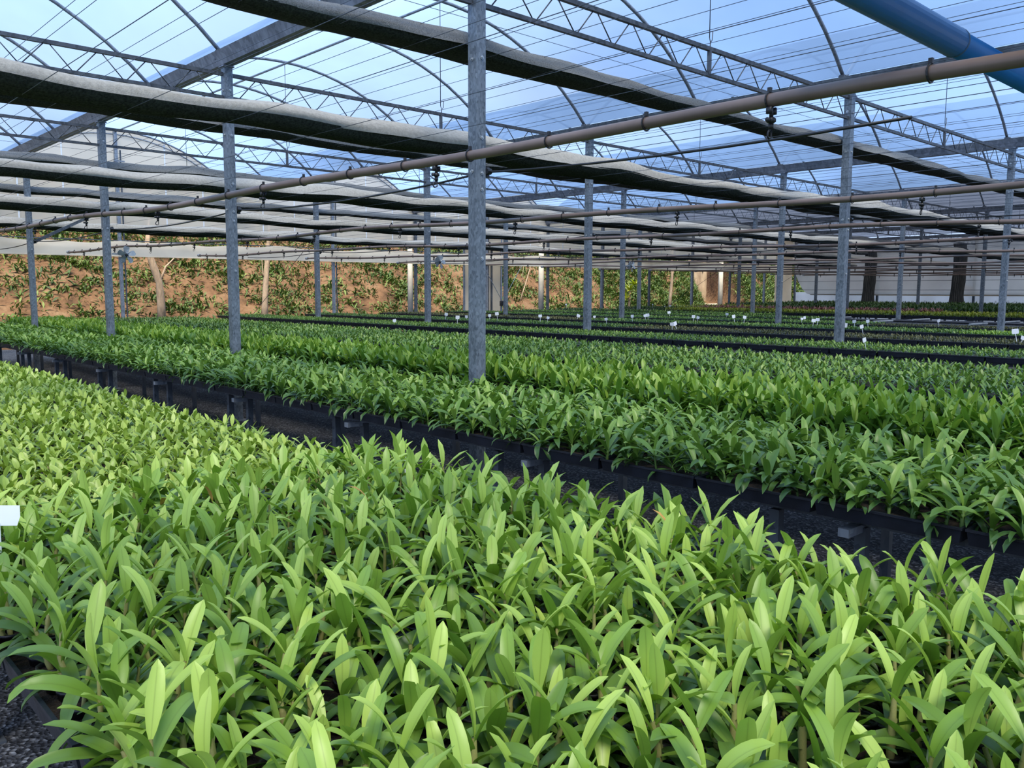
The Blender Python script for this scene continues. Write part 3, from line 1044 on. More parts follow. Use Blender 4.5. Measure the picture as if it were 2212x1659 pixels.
for bi, bd in enumerate(BENCH):
    xs = tray_xs(bd)
    x0, x1 = xs[0], xs[-1] + bd['w']
    y0, y1 = bd['y0'], bd['y1']
    t_ = thing('seedling_bench', bd['lab'], 'bench', (x0, y0, 0), 'steel seedling benches')
    zr = bd['zt'] - TD - 0.02
    leg_me = leg_mesh(bd['zt'])
    M_R = M_STEEL
    for x in ([x0 + 0.14, x1 - 0.12] + ([xs[1] + bd['w'] - 0.10, xs[2] + 0.10] if bd.get('gap') else [(x0 + x1) / 2])):
        MB().box((x - x0, (y1 - y0) / 2, zr), (0.035, y1 - y0, 0.035)).build('rail', M_DARKSTEEL, t_)
    nl = int((y1 - y0) / 1.62)
    for q in range(nl + 1):
        y = 1.35 - 1.62 * 2 - y0 + q * 1.62 + 0.3
        if y < 0.02 or y > y1 - y0:
            continue
        MB().box(((x1 - x0) / 2, y - 0.33, zr - 0.03), (x1 - x0 - 0.04, 0.04, 0.03)).build('cross_bar', M_STEEL, t_)
        for x in (0.15, x1 - x0 - 0.15) if bi > 2 else (0.15, (x1 - x0) * 0.5, x1 - x0 - 0.15):
            put('leg', leg_me, t_, (x, y, 0))
            if bi in (0, 1) and x < 0.2:
                put('leg', leg_me, t_, (x, y - 0.34, 0))
    if bi in EMPTY:
        yy1 = EMPTY[bi] - y0
        MB().box(((x1 - x0) / 2, yy1 / 2, zr + 0.021), (x1 - x0, yy1, 0.006)).build('bare_mat', M_TRAY, t_)
        for q in range(int(yy1 / 1.9) + 1):
            MB().tube([(0.05, q * 1.9 + 0.1, zr + 0.05), (x1 - x0 - 0.05, q * 1.9 + 0.1, zr + 0.05)], 0.025, 6).build('cross_tube', M_BOLT, t_)

# ------------------------------------------------------------------ plants


def leaf_template(wr, bend, fold, nseg, wide=2, twist=0.0, tip=0.75, peak=0.9):
    """unit-length leaf, base at origin, growing along +Y then arching down; returns verts, quads, rib"""
    V, R = [], []
    y = z = 0.0
    for s in range(nseg + 1):
        t_ = s / nseg
        if s:
            a = -bend * ((s - 0.5) / nseg) ** 1.6
            y += math.cos(a) / nseg
            z += math.sin(a) / nseg
        w = wr * 0.5 * max(0.0, 1 - abs(2 * t_ - 1) ** 2.5) ** (tip * 0.75) * (0.42 + 0.58 * min(1.0, t_ / 0.42)) + wr * 0.12 * (1 - t_) ** 3
        if s == nseg:
            w = wr * 0.03
        nrm = -bend * t_ ** 1.6
        lift = fold * w
        tw = twist * t_
        for c in ((-1, 0, 1) if wide == 2 else (-1, 1)):
            lx = c * w
            lz = abs(c) * lift
            lx, lz = lx * math.cos(tw) - lz * math.sin(tw), lx * math.sin(tw) + lz * math.cos(tw)
            V.append((lx, y - lz * math.sin(nrm), z + lz * math.cos(nrm)))
            R.append(1.0 if c == 0 else 0.0)
    Fq = []
    k = wide + 1
    for s in range(nseg):
        for c in range(wide):
            a = s * k + c
            Fq.append((a, a + 1, a + k + 1, a + k))
    return np.array(V), np.array(Fq), np.array(R)


KINDS = dict(
    # h: cane height, nl: leaves, L: leaf length, wr: width/length, el: start elevation low->high leaf (deg), bends, tone range
    tall=dict(h=(0.060, 0.130), nl=(6, 9), L=(0.075, 0.135), wr=(0.185, 0.235), el=(17, 70), bend=(0.15, 1.7), tone=(0.02, 1.0), r=0.0058, second=0.35, sp=0.079),
    short=dict(h=(0.020, 0.055), nl=(5, 8), L=(0.045, 0.078), wr=(0.26, 0.34), el=(20, 66), bend=(0.3, 1.4), tone=(0.1, 1.0), r=0.004, second=0.3, sp=0.062),
    strap=dict(h=(0.030, 0.075), nl=(7, 10), L=(0.100, 0.165), wr=(0.155, 0.21), el=(28, 72), bend=(0.7, 2.0), tone=(0.0, 0.85), r=0.006, second=0.2, sp=0.088),
    bright=dict(h=(0.055, 0.115), nl=(6, 9), L=(0.110, 0.175), wr=(0.19, 0.25), el=(36, 80), bend=(0.2, 1.4), tone=(0.05, 1.0), r=0.006, second=0.25, sp=0.085),
    small=dict(h=(0.015, 0.040), nl=(5, 7), L=(0.050, 0.085), wr=(0.22, 0.30), el=(22, 66), bend=(0.3, 1.4), tone=(0.0, 1.0), r=0.004, second=0.0, sp=0.085),
    big=dict(h=(0.06, 0.12), nl=(6, 8), L=(0.14, 0.22), wr=(0.20, 0.28), el=(30, 76), bend=(0.4, 1.4), tone=(0.0, 1.0), r=0.006, second=0.0, sp=0.15))
NT = 8
TPL = {}
for kn, K in KINDS.items():
    for q in range(NT):
        f = q / (NT - 1)
        rs = random.Random(hash(kn) % 1000 + q) if False else random.Random(len(kn) * 31 + q)
        wr = rs.uniform(*K['wr'])
        bend = K['bend'][0] + (K['bend'][1] - K['bend'][0]) * f
        tw = rs.uniform(-0.5, 0.5)
        for lod, (ns, wd) in dict(hi=(9, 2), ind=(6, 2), mid=(4, 2), lo=(4, 1), far=(2, 1)).items():
            TPL[kn, q, lod] = leaf_template(wr, bend, rs.uniform(0.25, 0.5) if lod != 'lo' else 0.0, ns, wd, tw, rs.uniform(0.6, 0.85) if wd == 2 else 0.7)


def gen_plants(kn, B, rng, lscale=1.0):
    """leaf and cane arrays for plants standing at B (n,3)"""
    K = KINDS[kn]
    out = dict(pl=[], pos=[], az=[], el=[], L=[], q=[], tone=[], roll=[])
    cane = dict(pl=[], p0=[], p1=[], r=[])
    n = len(B)
    vig = rng.uniform(0.0, 1.0, n)
    mxl = K['nl'][1]
    for shoot in range(2):
        has = np.ones(n, bool) if shoot == 0 else rng.random(n) < K['second']
        idx = np.nonzero(has)[0]
        m_ = len(idx)
        if not m_:
            continue
        h = (K['h'][0] + (K['h'][1] - K['h'][0]) * np.clip(vig[idx] + rng.normal(0, 0.15, m_), 0, 1)) * (1 if shoot == 0 else 0.6) * lscale
        ta, tm = rng.uniform(0, 2 * PI, m_), rng.uniform(0, 0.28, m_) + 0.25 * shoot
        off = np.stack([np.cos(ta) * tm * h, np.sin(ta) * tm * h, h], -1)
        b0 = B[idx] + (np.stack([np.cos(ta), np.sin(ta), np.zeros(m_)], -1) * 0.014 * shoot)
        cane['pl'].append(idx)
        cane['p0'].append(b0)
        cane['p1'].append(b0 + off)
        cane['r'].append(np.full(m_, K['r']) * rng.uniform(0.7, 1.25, m_))
        nl = rng.integers(K['nl'][0], K['nl'][1] + 1, m_) - 2 * shoot
        plane = rng.uniform(0, 2 * PI, m_)
        ptone = rng.normal(0, 0.09, m_)
        for a in range(mxl):
            ok = a < nl
            if not ok.any():
                continue
            f = np.clip(a / np.maximum(nl - 1, 1), 0, 1)[ok]
            c = int(ok.sum())
            out['pl'].append(idx[ok])
            out['pos'].append(b0[ok] + off[ok] * (0.22 + 0.78 * f)[:, None])
            out['az'].append(plane[ok] + PI * (a % 2) + rng.normal(0, 0.42, c))
            out['el'].append(np.radians(K['el'][0] + (K['el'][1] - K['el'][0]) * f ** 1.2 + rng.normal(0, 12, c)))
            lf = K['L'][0] + (K['L'][1] - K['L'][0]) * np.clip(0.35 + 0.5 * np.sin(PI * (0.15 + 0.7 * f)) * rng.uniform(0.5, 1.4, c) + 0.25 * (vig[idx][ok] - 0.5), 0, 1.1)
            out['L'].append(lf * (0.8 if shoot else 1.0) * lscale)
            qb = (1 - f) * 0.55 + rng.uniform(0, 0.5, c)
            out['q'].append(np.clip((qb * NT).astype(int), 0, NT - 1))
            out['tone'].append(np.clip(K['tone'][0] + (K['tone'][1] - K['tone'][0]) * (f ** 1.7) * rng.uniform(0.6, 1.1, c) + rng.normal(0, 0.07, c) + ptone[ok], 0, 1))
            out['roll'].append(rng.normal(0, 0.22, c))
    return {k: np.concatenate(v) for k, v in out.items()}, {k: np.concatenate(v) for k, v in cane.items()}


def leaf_cloud(kn, G, lod, sel=None):
    """all leaves of G (optionally a mask) as one V, F, tint, rib"""
    VV, FF, TT, RR = [], [], [], []
    base = 0
    for q in range(NT):
        k = (G['q'] == q) if sel is None else ((G['q'] == q) & sel)
        idx = np.nonzero(k)[0]
        if not len(idx):
            continue
        tv, tf, trib = TPL[kn, q, lod]
        L = G['L'][idx][:, None]
        x, y, z = tv[:, 0][None] * L, tv[:, 1][None] * L, tv[:, 2][None] * L
        cr_, sr_ = np.cos(G['roll'][idx])[:, None], np.sin(G['roll'][idx])[:, None]
        x, z = x * cr_ + z * sr_, -x * sr_ + z * cr_
        ce, se = np.cos(G['el'][idx])[:, None], np.sin(G['el'][idx])[:, None]
        y, z = y * ce - z * se, y * se + z * ce
        ca, sa = np.cos(G['az'][idx])[:, None], np.sin(G['az'][idx])[:, None]
        x, y = x * ca - y * sa, x * sa + y * ca
        P = np.stack([x, y, z], -1) + G['pos'][idx][:, None, :]
        n = len(idx)
        nv = len(tv)
        VV.append(P.reshape(-1, 3))
        FF.append((tf[None] + (base + np.arange(n) * nv)[:, None, None]).reshape(-1, 4))
        TT.append(np.repeat(G['tone'][idx], nv))
        RR.append(np.tile(trib, n))
        base += n * nv
    return np.concatenate(VV), np.concatenate(FF), np.concatenate(TT), np.concatenate(RR)


def cane_cloud(Cn, sel=None):
    idx = np.arange(len(Cn['pl'])) if sel is None else np.nonzero(sel)[0]
    n = len(idx)
    p0, p1, r = Cn['p0'][idx], Cn['p1'][idx], Cn['r'][idx]
    k = 4
    a = np.arange(k) * 2 * PI / k
    ring = np.stack([np.cos(a), np.sin(a), np.zeros(k)], -1)
    V = np.concatenate([p0[:, None] + ring[None] * r[:, None, None], p1[:, None] + ring[None] * (r * 0.75)[:, None, None]], 1)
    f = np.array([(i, (i + 1) % k, k + (i + 1) % k, k + i) for i in range(k)])
    F = (f[None] + (np.arange(n) * 2 * k)[:, None, None]).reshape(-1, 4)
    return V.reshape(-1, 3), F


def bed(x0, x1, y0, y1, sp, rng, jit=0.3, zt_=ZT):
    nx_ = max(1, int((x1 - x0) / sp))
    ny_ = max(1, int((y1 - y0) / sp))
    X, Y = np.meshgrid(x0 + (np.arange(nx_) + 0.5) * (x1 - x0) / nx_, y0 + (np.arange(ny_) + 0.5) * (y1 - y0) / ny_, indexing='ij')
    B = np.stack([X.ravel(), Y.ravel(), np.full(X.size, zt_ - 0.016)], -1)
    B[:, :2] += rng.uniform(-jit, jit, (len(B), 2)) * sp
    B[:, 0] = np.clip(B[:, 0], x0 + 0.015, x1 - 0.015)
    return B


pot_g = MB()
rp = 0.028
prings = []
for rr, z in ((0.021, -0.045), (rp, 0.0), (rp + 0.002, 0.0), (rp + 0.002, 0.006), (rp - 0.003, 0.006), (rp - 0.004, -0.004)):
    prings.append([(rr * math.cos(2 * PI * a / 12), rr * math.sin(2 * PI * a / 12), z) for a in range(12)])
pot_g.loft(prings, cap=False)
pot_me = pot_g.mesh('pot', M_BLACK, True)
soil_g = MB()
soil_g.v = [((rp - 0.004) * math.cos(2 * PI * a / 10), (rp - 0.004) * math.sin(2 * PI * a / 10), -0.003) for a in range(10)]
soil_g.f = [tuple(range(10))]
soil_me = soil_g.mesh('potting_mix', M_SUB)

hi_cache = {}


def hi_leaf(kn, q, lod='hi'):
    if (kn, q) not in hi_cache:
        tv, tf, trib = TPL[kn, q, lod]
        hi_cache[kn, q] = np_mesh('leaf_blade', tv, tf, LM[kn + '_o'], True, dict(rib=trib))
    return hi_cache[kn, q]


def stem_mesh(kn):
    g = MB()
    g.tube([(0, 0, 0), (0, 0, 0.3), (0, 0, 0.32), (0, 0, 0.65), (0, 0, 0.67), (0, 0, 1)], [0.9, 1.15, 0.9, 1.05, 0.8, 0.6], 7)
    return g.mesh('stem', M_STEM if kn in ('tall', 'short') else M_STEM_D, True)


STEM_ME = {k: stem_mesh(k) for k in ('tall', 'short', 'strap', 'bright')}


def plant_individuals(kn, name, G, Cn, B, chosen, label, cat, group, pots=False, lod='hi'):
    order = np.argsort(G['pl'], kind='stable')
    starts = np.searchsorted(G['pl'][order], np.arange(len(B) + 1))
    corder = np.argsort(Cn['pl'], kind='stable')
    cst = np.searchsorted(Cn['pl'][corder], np.arange(len(B) + 1))
    for p_ in chosen:
        b_ = B[p_]
        t_ = thing(name, label(b_) if callable(label) else label, cat, tuple(b_), group)
        for c in corder[cst[p_]:cst[p_ + 1]]:
            d = Vector(Cn['p1'][c] - Cn['p0'][c])
            o = bpy.data.objects.new('stem', STEM_ME[kn])
            COL.objects.link(o)
            o.parent = t_
            rr = float(Cn['r'][c])
            o.matrix_basis = Matrix.Translation(Vector(Cn['p0'][c] - b_)) @ d.to_track_quat('Z', 'Y').to_matrix().to_4x4() @ Matrix.Diagonal((rr, rr, d.length, 1))
        for l in order[starts[p_]:starts[p_ + 1]]:
            o = bpy.data.objects.new('leaf', hi_leaf(kn, int(G['q'][l]), lod))
            COL.objects.link(o)
            o.parent = t_
            o['tint'] = float(G['tone'][l])
            L = float(G['L'][l])
            o.matrix_basis = (Matrix.Translation(Vector(G['pos'][l] - b_)) @ Matrix.Rotation(float(G['az'][l]), 4, 'Z') @ Matrix.Rotation(float(G['el'][l]), 4, 'X')
                              @ Matrix.Rotation(float(G['roll'][l]), 4, 'Y') @ Matrix.Diagonal((L, L, L, 1)))
        if pots:
            o = put('pot', pot_me, t_, (0, 0, 0.014))
            put('potting_mix', soil_me, o)


def pick_largest(B, n, reach=0.1):
    P = B + np.array([0, 0, reach])
    px, py, d = project(P)
    ok = (d > 0.3) & (px > -60) & (px < FW + 60) & (py < FH + 160) & (py > 0)
    idx = np.nonzero(ok)[0]
    idx = idx[np.argsort(d[idx])]
    return idx[:n]


def plant_bed(kn, name, B, seed, n_ind, label, cat, group, stuff_name, stuff_label, pots=False, lod='mid', mkey=None, lscale=1.0, ilod='hi'):
    rng = np.random.default_rng(seed)
    G, Cn = gen_plants(kn, B, rng, lscale)
    chosen = pick_largest(B, n_ind) if n_ind else np.array([], int)
    if n_ind:
        plant_individuals(kn, name, G, Cn, B, chosen, label, cat, group, pots, ilod)
    mask = np.ones(len(B), bool)
    mask[chosen] = False
    sel = mask[G['pl']]
    V_, F_, T_, R_ = leaf_cloud(kn, G, lod, sel)
    at = dict(tint=T_)
    if lod in ('hi', 'mid'):
        at['rib'] = R_
    o = put(stuff_name, np_mesh(stuff_name, V_, F_, LM[mkey or kn], True, at))
    tag(o, stuff_label, cat, None, 'stuff')
    if lod in ('hi', 'mid'):
        V_, F_ = cane_cloud(Cn, mask[Cn['pl']])
        c = put('stems', np_mesh('stems', V_, F_, M_STEM if kn in ('tall', 'short') else M_STEM_D), o)
        c['kind'] = 'stuff'
    return o


b0 = BENCH[0]
bx0, bx1 = b0['x'] + 0.01, b0['x'] + 3 * b0['w'] - 0.02
YSPLIT = 2.78
B = bed(bx0, bx1, -1.5, YSPLIT, KINDS['tall']['sp'], np.random.default_rng(1))
plant_bed('tall', 'orchid_seedling', B, 2, 300, lambda b_: 'young light green potted orchid in the %s of the aisle-side bench' % ('outer tray row' if b_[0] < 0.885 else 'middle tray row' if b_[0] < 1.41 else 'gravel-edge tray row'), 'orchid plant',
          'light green orchids on the aisle-side bench', 'orchid_seedlings', 'more light green young orchids massed on the aisle-side bench', pots=True)
B = bed(bx0, bx1, YSPLIT + 0.04, 19.3, KINDS['short']['sp'], np.random.default_rng(3))
plant_bed('short', 'dwarf_orchid_seedling', B, 4, 300, lambda b_: 'low yellow-green seedling beyond the taller orchids, %s of the aisle-side bench' % ('outer tray row' if b_[0] < 0.885 else 'middle tray row' if b_[0] < 1.41 else 'gravel-edge tray row'), 'orchid seedling',
          'low yellow-green seedlings on the aisle-side bench', 'dwarf_orchid_seedlings', 'more low yellow-green seedlings massed farther along the aisle-side bench', lod='lo', ilod='ind')
b1 = BENCH[1]
xs = tray_xs(b1)
B = bed(xs[0] + 0.01, xs[1] + b1['w'] - 0.02, -1.5, 19.3, KINDS['strap']['sp'], np.random.default_rng(5))
plant_bed('strap', 'strap_leaf_orchid', B, 6, 300, lambda b_: 'dark green orchid with long arching leaves, ' + ('tray row edging the wide gravel aisle' if b_[0] < 3.325 else 'tray row just before the first post row'), 'orchid',
          'dark green arching orchids on the first bench past the aisle', 'strap_leaf_orchids', 'more dark green arching orchids massed on the first bench past the aisle', lod='mid', ilod='ind')
B = bed(xs[2] + 0.01, xs[3] + b1['w'] - 0.02, -0.5, 19.3, KINDS['bright']['sp'], np.random.default_rng(7))
bare = (B[:, 0] < xs[2] + 0.22) & (B[:, 1] > 4.2) & (B[:, 1] < 8.2)
B = B[~bare]
plant_bed('bright', 'bright_leaf_orchid', B, 8, 300, lambda b_: 'bright yellow-green upright orchid, %s tray row behind the first post row' % ('front' if b_[0] < 4.635 else 'rear'), 'leafy orchid',
          'bright upright orchids behind the first post row', 'bright_leaf_orchids', 'more bright upright orchids massed behind the first post row', lod='mid', ilod='ind')
# second bench: short pale plants
b2 = BENCH[2]
xs = tray_xs(b2)
B = bed(xs[0] + 0.01, xs[1] + b2['w'] - 0.02, -0.5, 12.5, 0.085, np.random.default_rng(9), zt_=b2['zt'])
plant_bed('small', '', B, 10, 0, '', 'seedlings', '', 'pale_seedlings', 'short pale green seedlings massed on the near half of the second bench past the aisle', lod='lo', mkey='pale', lscale=1.0)
B = bed(xs[0] + 0.01, xs[1] + b2['w'] - 0.02, 12.5, 19.3, 0.095, np.random.default_rng(19), zt_=b2['zt'])
plant_bed('small', '', B, 20, 0, '', 'seedlings', '', 'green_seedlings', 'low green seedlings at the bank end of the second bench past the aisle', lod='lo', mkey='green')
B = bed(xs[2] + 0.01, xs[3] + b2['w'] - 0.02, -0.5, 19.3, 0.09, np.random.default_rng(11), zt_=b2['zt'])
plant_bed('small', '', B, 12, 0, '', 'seedlings', '', 'pale_seedlings', 'short pale green seedlings massed on the far half of the second bench past the aisle', lod='lo', mkey='pale', lscale=0.9)
FARB = {3: [('small', 'pale', 0.2, 19.3, 'short pale green seedlings massed', 0.62)],
        4: [('small', 'olive', 0.2, 9.0, 'dull olive brown seedlings at the open end', 0.55), ('small', 'green', 9.0, 19.3, 'mid green small seedlings at the bank end', 0.6)],
        5: [('small', 'bright', 0.2, 4.6, 'vivid lime green seedlings at the open end', 0.7), ('small', 'green', 4.6, 12.0, 'fresh green small seedlings in the middle', 0.68),
            ('small', 'olive', 12.0, 19.3, 'dull olive seedlings at the bank end', 0.6)],
        6: [('small', 'olive', 0.2, 7.0, 'brownish green seedlings at the open end', 0.5), ('small', 'green', 7.0, 19.3, 'leafy green seedlings at the bank end', 0.7)],
        7: [('small', 'green', 9.1, 19.3, 'leafy green seedlings at the bank end', 0.8)],
        8: [('small', 'green', 11.6, 15.5, 'green seedlings half way along', 0.85), ('small', 'dark', 15.5, 19.3, 'dark green seedlings at the bank end', 1.1)],
        9: [('small', 'yellow', 0.2, 17.2, 'yellow-green leafy plants massed', 1.45), ('small', 'dark', 17.2, 19.3, 'dark green seedlings at the bank end', 1.4)],
        10: [('big', 'dark', 0.2, 16.0, 'tall dark green foliage plants massed', 0.85), ('small', 'yellow', 16.0, 19.3, 'yellow-flecked plants at the bank end', 1.8)],
        11: [('big', 'dark', 0.2, 19.3, 'tall dark green foliage plants massed', 0.9)],
        12: [('big', 'dark', 0.2, 19.3, 'tall dark green foliage plants massed', 0.95)],
        13: [('big', 'dark', 0.2, 19.3, 'tall dark green foliage plants massed', 1.0)]}
for bi, lst in FARB.items():
    bd = BENCH[bi]
    xs = tray_xs(bd)
    for a, (kn, mk, y0, y1, lab, ls) in enumerate(lst):
        rng = np.random.default_rng(100 + bi * 7 + a)
        sp = 0.17 if kn == 'big' else 0.066 if ls < 0.75 else 0.09 if ls < 1.2 else 0.12
        B = bed(xs[0] + 0.01, xs[-1] + bd['w'] - 0.02, y0, y1, sp, rng, 0.45, bd['zt'])
        plant_bed(kn, '', B, 200 + bi * 7 + a, 0, '', 'seedlings', '', 'massed_seedlings', '%s on the %s bench past the aisle' % (lab, ORD[bi - 1]), lod='far', mkey=mk, lscale=ls)
# reddish flowering row on the yellow bench
bd = BENCH[9]
xs = tray_xs(bd)
B = bed(xs[2] + 0.3, xs[3] + bd['w'] - 0.02, 9.0, 16.8, 0.13, np.random.default_rng(77), 0.45, bd['zt'])
B[:, 2] += 0.03
plant_bed('small', '', B, 78, 0, '', 'flowers', '', 'reddish_plants', 'reddish pink plants in a band on the ninth bench past the aisle', lod='far', mkey='pink', lscale=1.9)

# a few dry orange leaves among the near orchids
tv, tf, trib = TPL['tall', 3, 'mid']
dry_me = np_mesh('dry_leaf', tv, tf, M_DRYLEAF, True)
for x, y, z, az, el in ((1.70, 1.24, 0.80, 0.5, 1.2), (0.98, 2.30, 0.80, 2.0, 1.3), (0.88, 2.42, 0.78, 3.0, 0.9), (1.32, 2.02, 0.80, 1.0, 1.0), (0.62, 0.95, 0.69, 2.4, 0.3)):
    o = put('dry_leaf', dry_me, None, (x, y, z))
    o.rotation_euler = (el, 0, az)
    o.scale = (0.075, 0.075, 0.075)
    tag(o, 'withered orange leaf among the light green orchids', 'leaf', 'withered leaves')

# ------------------------------------------------------------------ white plant labels
card = MB().box((0, 0, -0.09), (0.006, 0.004, 0.23)).mesh('stake', M_CARD)
cm = MB()
cm.loft([[(-0.032, s, 0.02), (0.032, s, 0.02), (0.036, s, 0.045), (0.033, s, 0.075), (-0.033, s, 0.075), (-0.036, s, 0.045)] for s in (-0.001, 0.001)])
card2 = cm.mesh('card', M_CARD)
LBL = [(853, 692), (963, 679), (988, 686), (1008, 684), (1048, 673), (1058, 681), (1074, 678), (1167, 682), (1183, 685), (1248, 682), (1285, 683), (1310, 688), (1366, 683),
       (1394, 681), (1400, 681), (1446, 675), (1452, 699), (1460, 699), (1498, 684), (1507, 685), (1586, 684), (1570, 678), (1608, 685), (1732, 687), (1739, 686), (1757, 692), (1766, 690),
       (1820, 692), (1823, 703), (1846, 693), (1863, 704), (1875, 693), (1869, 732), (2020, 668), (2028, 692), (2195, 716), (2208, 728), (1223, 657), (1410, 657), (1437, 661), (1447, 661),
       (1948, 651), (1970, 651), (1998, 650), (2151, 651), (2178, 651), (2192, 652)]
for a, (x, y) in enumerate(LBL):
    best = None
    for zz in (0.93, 0.91, 0.95, 0.89, 0.97, 0.99, 1.01, 0.87, 1.03, 1.05, 1.07, 1.09, 1.11, 1.13):
        P = pick(x, y, Z=zz)
        if P[1] > 19.2 or P[0] > 36.8 or P[0] < 8.4:
            continue
        for bd in BENCH:
            if bd['x'] + 0.05 < P[0] < tray_xs(bd)[-1] + bd['w'] - 0.05:
                best = P
                break
        if best is not None:
            break
    if best is None:
        continue
    bi = [q for q, bd in enumerate(BENCH) if bd['x'] <= best[0] + 0.06][-1]
    t_ = thing('plant_label', 'white plastic plant label stuck among the seedlings on the %s bench past the aisle' % ORD[bi - 1], 'plant label', (best[0], best[1], min(best[2] - 0.05, 0.94) if best[2] < 1.0 else best[2] - 0.05), 'white plant labels on the %s bench' % ORD[bi - 1],
               rotz=-TH + random.uniform(-0.7, 0.7))
    s_ = put('stake', card, t_)
    c_ = put('card', card2, t_)
    k_ = random.uniform(0.75, 1.15)
    c_.scale = (k_, 1, k_)
    tl_ = random.uniform(-0.3, 0.3)
    s_.rotation_euler = c_.rotation_euler = (random.uniform(-0.15, 0.15), tl_, 0)
for (x, y, z, sc_, lab) in ((0.462, 2.36, 0.80, 1.15, 'large white plastic label tucked into the aisle-side orchids'),
                            (1.88, 2.62, 0.74, 0.5, 'small white plastic label at the gravel edge of the aisle-side orchids')):
    t_ = thing('plant_label', lab, 'plant label', (x, y, z), None, rotz=-0.35)
    s_ = put('stake', card, t_)
    c_ = put('card', card2, t_)
    c_.scale = (sc_, 1, sc_ * 0.8)
    c_.rotation_euler = (-0.35, 0.1, 0)

# ------------------------------------------------------------------ beyond the end wall: grass, trees, posts, ramp wall
rng = np.random.default_rng(33)
nt_ = 6900
gxp = rng.uniform(-6, 50, nt_ * 3)
gyp = rng.uniform(22.9, 31.5, nt_ * 3)
# clumped cover, denser high up and towards the ramp
cl = 0.5 + 0.5 * np.sin(gxp * 0.8 + 1.3 * np.sin(gyp * 0.9)) * np.sin(gyp * 1.3 + gxp * 0.35) + 0.35 * np.sin(gxp * 2.1 + gyp * 2.6)
dens = np.clip(0.40 + 0.45 * cl + 0.35 * (gyp > 27.3) + 0.06 * (gyp - 24.5) + 0.75 * ((gxp > 29.0)), 0, 1)
dens *= np.where(np.abs(gxp - (36.2 + (gyp - 23.0) * 1.05)) < 1.9, 0.0, 1.0)
keep = rng.random(nt_ * 3) < np.where(gxp > 29.0, dens * 0.95, dens * 0.62)
gxp, gyp = gxp[keep], gyp[keep]
nt_ = len(gxp)
gz = bank_h(gxp, gyp) - 0.04
nb = 13
tot = nt_ * nb
tid = np.repeat(np.arange(nt_), nb)
size = np.repeat(rng.uniform(0.7, 1.35, nt_), nb)
Gg = dict(pos=np.stack([gxp[tid] + rng.normal(0, 0.13, tot), gyp[tid] + rng.normal(0, 0.10, tot), gz[tid]], -1), az=rng.uniform(0, 2 * PI, tot), el=np.radians(rng.uniform(25, 78, tot)),
          L=rng.uniform(0.10, 0.25, tot) * size, q=rng.integers(3, NT, tot), roll=rng.normal(0, 0.3, tot),
          tone=np.clip(np.repeat(rng.uniform(0.05, 0.75, nt_), nb) + rng.normal(0, 0.15, tot), 0, 1))
Gg['pos'][:, 2] = bank_h(Gg['pos'][:, 0], Gg['pos'][:, 1]) - 0.03
for q in range(NT):
    TPL['grass', q, 'far'] = leaf_template(0.24, 0.3 + 1.3 * q / NT, 0.0, 2, 1)
V_, F_, T_, R_ = leaf_cloud('grass', Gg, 'far')
o = put('grass_tufts', np_mesh('grass_tufts', V_, F_, LM['grass'], True, dict(tint=T_)))
tag(o, 'scattered green grass tufts on the orange earth bank', 'grass', None, 'stuff')


def trunk(name, label, pts, rad, forks=(), group=None):
    t_ = thing(name, label, 'tree', pts[0], group)
    o0 = Vector(pts[0])
    MB().tube([tuple(Vector(p_) - o0) for p_ in pts], rad, 9).build('trunk', M_BARK, t_, True)
    for fp, fr in forks:
        MB().tube([tuple(Vector(p_) - o0) for p_ in fp], fr, 7).build('branch', M_BARK, t_, True)


def at(px, py, y=23.1):
    return tuple(pick(px, py, Y=y))


def gb(p_):
    z = float(bank_h(np.array(p_[0]), np.array(p_[1])))
    return (p_[0], p_[1], z - 0.05)


trunk('forked_tree', 'pale bare tree trunk leaning and forked, on the orange earth bank', [gb(at(349, 672)), at(348, 655), at(344, 610), at(336, 588), at(326, 560), at(318, 525), at(322, 470)],
      [0.115, 0.105, 0.088, 0.10, 0.085, 0.065, 0.02],
      [([at(345, 607), at(352, 592), at(358, 576), at(374, 560), at(392, 530)], [0.04, 0.03, 0.025, 0.018, 0.008])])
trunk('slender_tree', 'pale straight tree trunk with a thin side branch on the orange earth bank', [gb(at(571, 684)), at(572, 660), at(574, 610), at(577, 565), at(580, 520), at(582, 470)],
      [0.10, 0.092, 0.08, 0.072, 0.05, 0.02],
      [([at(573, 605), at(568, 590), at(566, 565), at(560, 530)], [0.022, 0.018, 0.014, 0.006]), ([at(577, 572), at(584, 562), at(590, 545)], [0.02, 0.015, 0.006])])
trunk('grey_tree', 'pale grey crooked tree trunk on the grassy bank beside the ramp wall', [gb(at(1446, 655)), at(1448, 640), at(1452, 600), at(1451, 560), at(1455, 520)], [0.085, 0.075, 0.06, 0.05, 0.03],
      [([at(1452, 600), at(1458, 575), at(1470, 550)], [0.03, 0.02, 0.01])])
trunk('twiggy_sapling', 'thin dry bare sapling leaning on the brown bank beside a concrete post', [gb(at(1123, 660, 24.2)), at(1133, 620, 24.2), at(1142, 590, 24.2), at(1150, 560, 24.2)], [0.03, 0.025, 0.018, 0.008],
      [([at(1133, 620, 24.2), at(1128, 596, 24.2), at(1132, 575, 24.2)], [0.014, 0.01, 0.005])])
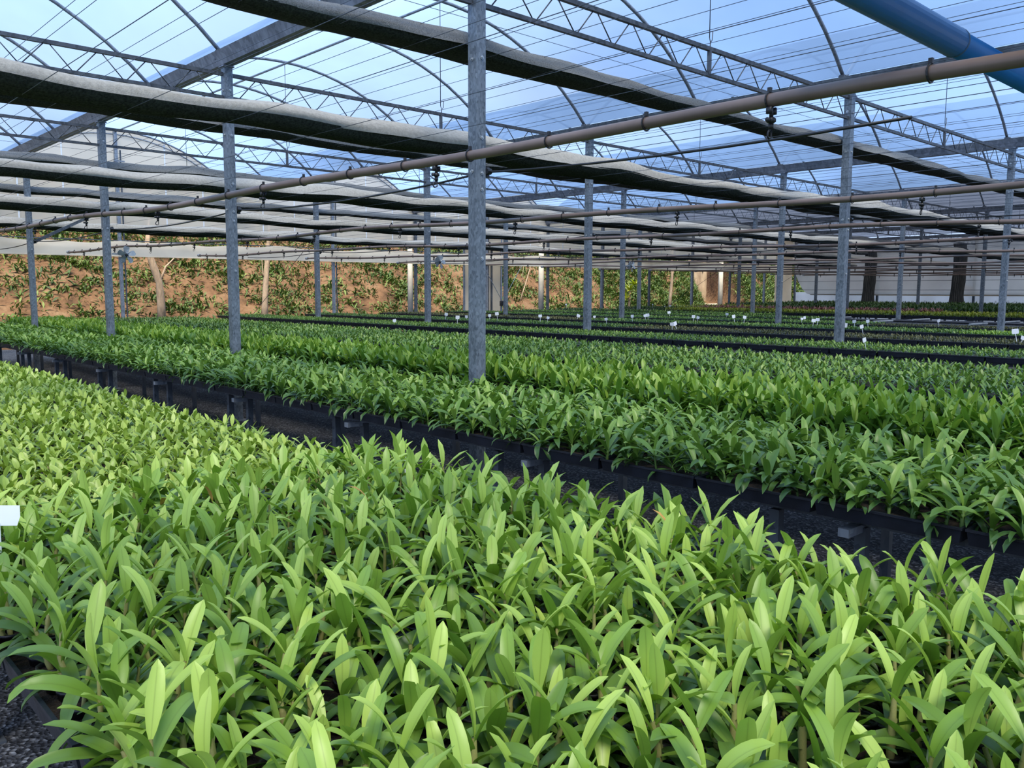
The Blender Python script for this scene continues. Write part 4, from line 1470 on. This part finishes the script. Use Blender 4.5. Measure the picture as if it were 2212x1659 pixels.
for px, yb_, w, lab in ((886, 22.4, 0.085, 'round pale concrete post outside the end wall, beside the second post row'),
                        (1169, 22.4, 0.10, 'round pale concrete post outside the end wall, beside the cream door enclosure'),
                        (1557, 23.0, 0.11, 'round pale concrete post standing before the ramp wall')):
    p_ = pick(px, 600, Y=yb_)
    t_ = thing('concrete_post', lab, 'post', (p_[0], yb_, 0), 'concrete posts')
    MB().tube([(0, 0, 0), (0, 0, 3.7)], [w * 1.08, w * 0.9], 14).build('shaft', M_CONC, t_, True)
    MB().tube([(0, 0, 0), (0, 0, 0.12)], w * 1.5, 12).build('footing', M_CONC, t_)
# spiky yellow plant on the bank foot
p_ = pick(1358, 655, Y=22.7)
t_ = thing('dracaena', 'spiky yellow-green dracaena on a pale stem at the foot of the bank', 'shrub', (p_[0], 22.7, 0))
MB().tube([(0, 0, 0), (0.03, 0, 0.9), (0.06, 0, 1.45)], [0.06, 0.05, 0.045], 8).build('stem', M_BARK, t_, True)
for hz, hx in ((1.45, 0.05), (1.15, -0.12), (1.7, 0.35)):
    rs = random.Random(int(hz * 100))
    Gd = dict(pos=np.tile([hx, 0, hz], (26, 1)).astype(float), az=np.array([rs.uniform(0, 6.28) for _ in range(26)]), el=np.radians([rs.uniform(0, 75) for _ in range(26)]),
              L=np.array([rs.uniform(0.3, 0.45) for _ in range(26)]), q=np.array([rs.randint(0, 5) for _ in range(26)]), roll=np.zeros(26), tone=np.array([rs.uniform(0.4, 1) for _ in range(26)]))
    V_, F_, T_, R_ = leaf_cloud('grass', Gd, 'far')
    put('leaf_rosette', np_mesh('leaf_rosette', V_, F_, LM['yellow'], True, dict(tint=T_)), t_)
# ramp cut: concrete retaining wall and pale path
t_ = thing('retaining_wall', 'stained brown concrete retaining wall at the back of the ramp cut in the bank', 'wall', (40.5, 28.2, 0))
w_ = MB()
w_.loft([[(-3.4, 0.0, -0.3), (3.4, 1.6, -0.3), (3.4, 1.6, 4.1), (-3.4, 0.0, 3.4)], [(-3.4, 0.35, -0.3), (3.4, 1.95, -0.3), (3.4, 1.95, 4.1), (-3.4, 0.35, 3.4)]])
w_.build('wall_face', M_WALLC, t_)
MB().box((0, 0.95, 3.78), (7.0, 0.5, 0.10), Matrix.Rotation(math.radians(13.3), 3, 'Z') @ Matrix.Rotation(math.radians(-5.9), 3, 'Y')).build('coping', M_CONC, t_)
g = MB()
loops = []
for k in range(15):
    y = 22.4 + k * 0.42
    c = 36.2 + (y - 23.0) * 1.05
    h_ = max(0.0, (y - 22.6) * 0.13) + 0.03
    loops.append([(c - 1.35, y, h_), (c + 1.35, y, h_)])
g.loft(loops, closed=False, cap=False)
o = g.build('path', M_PATH)
struct(o)
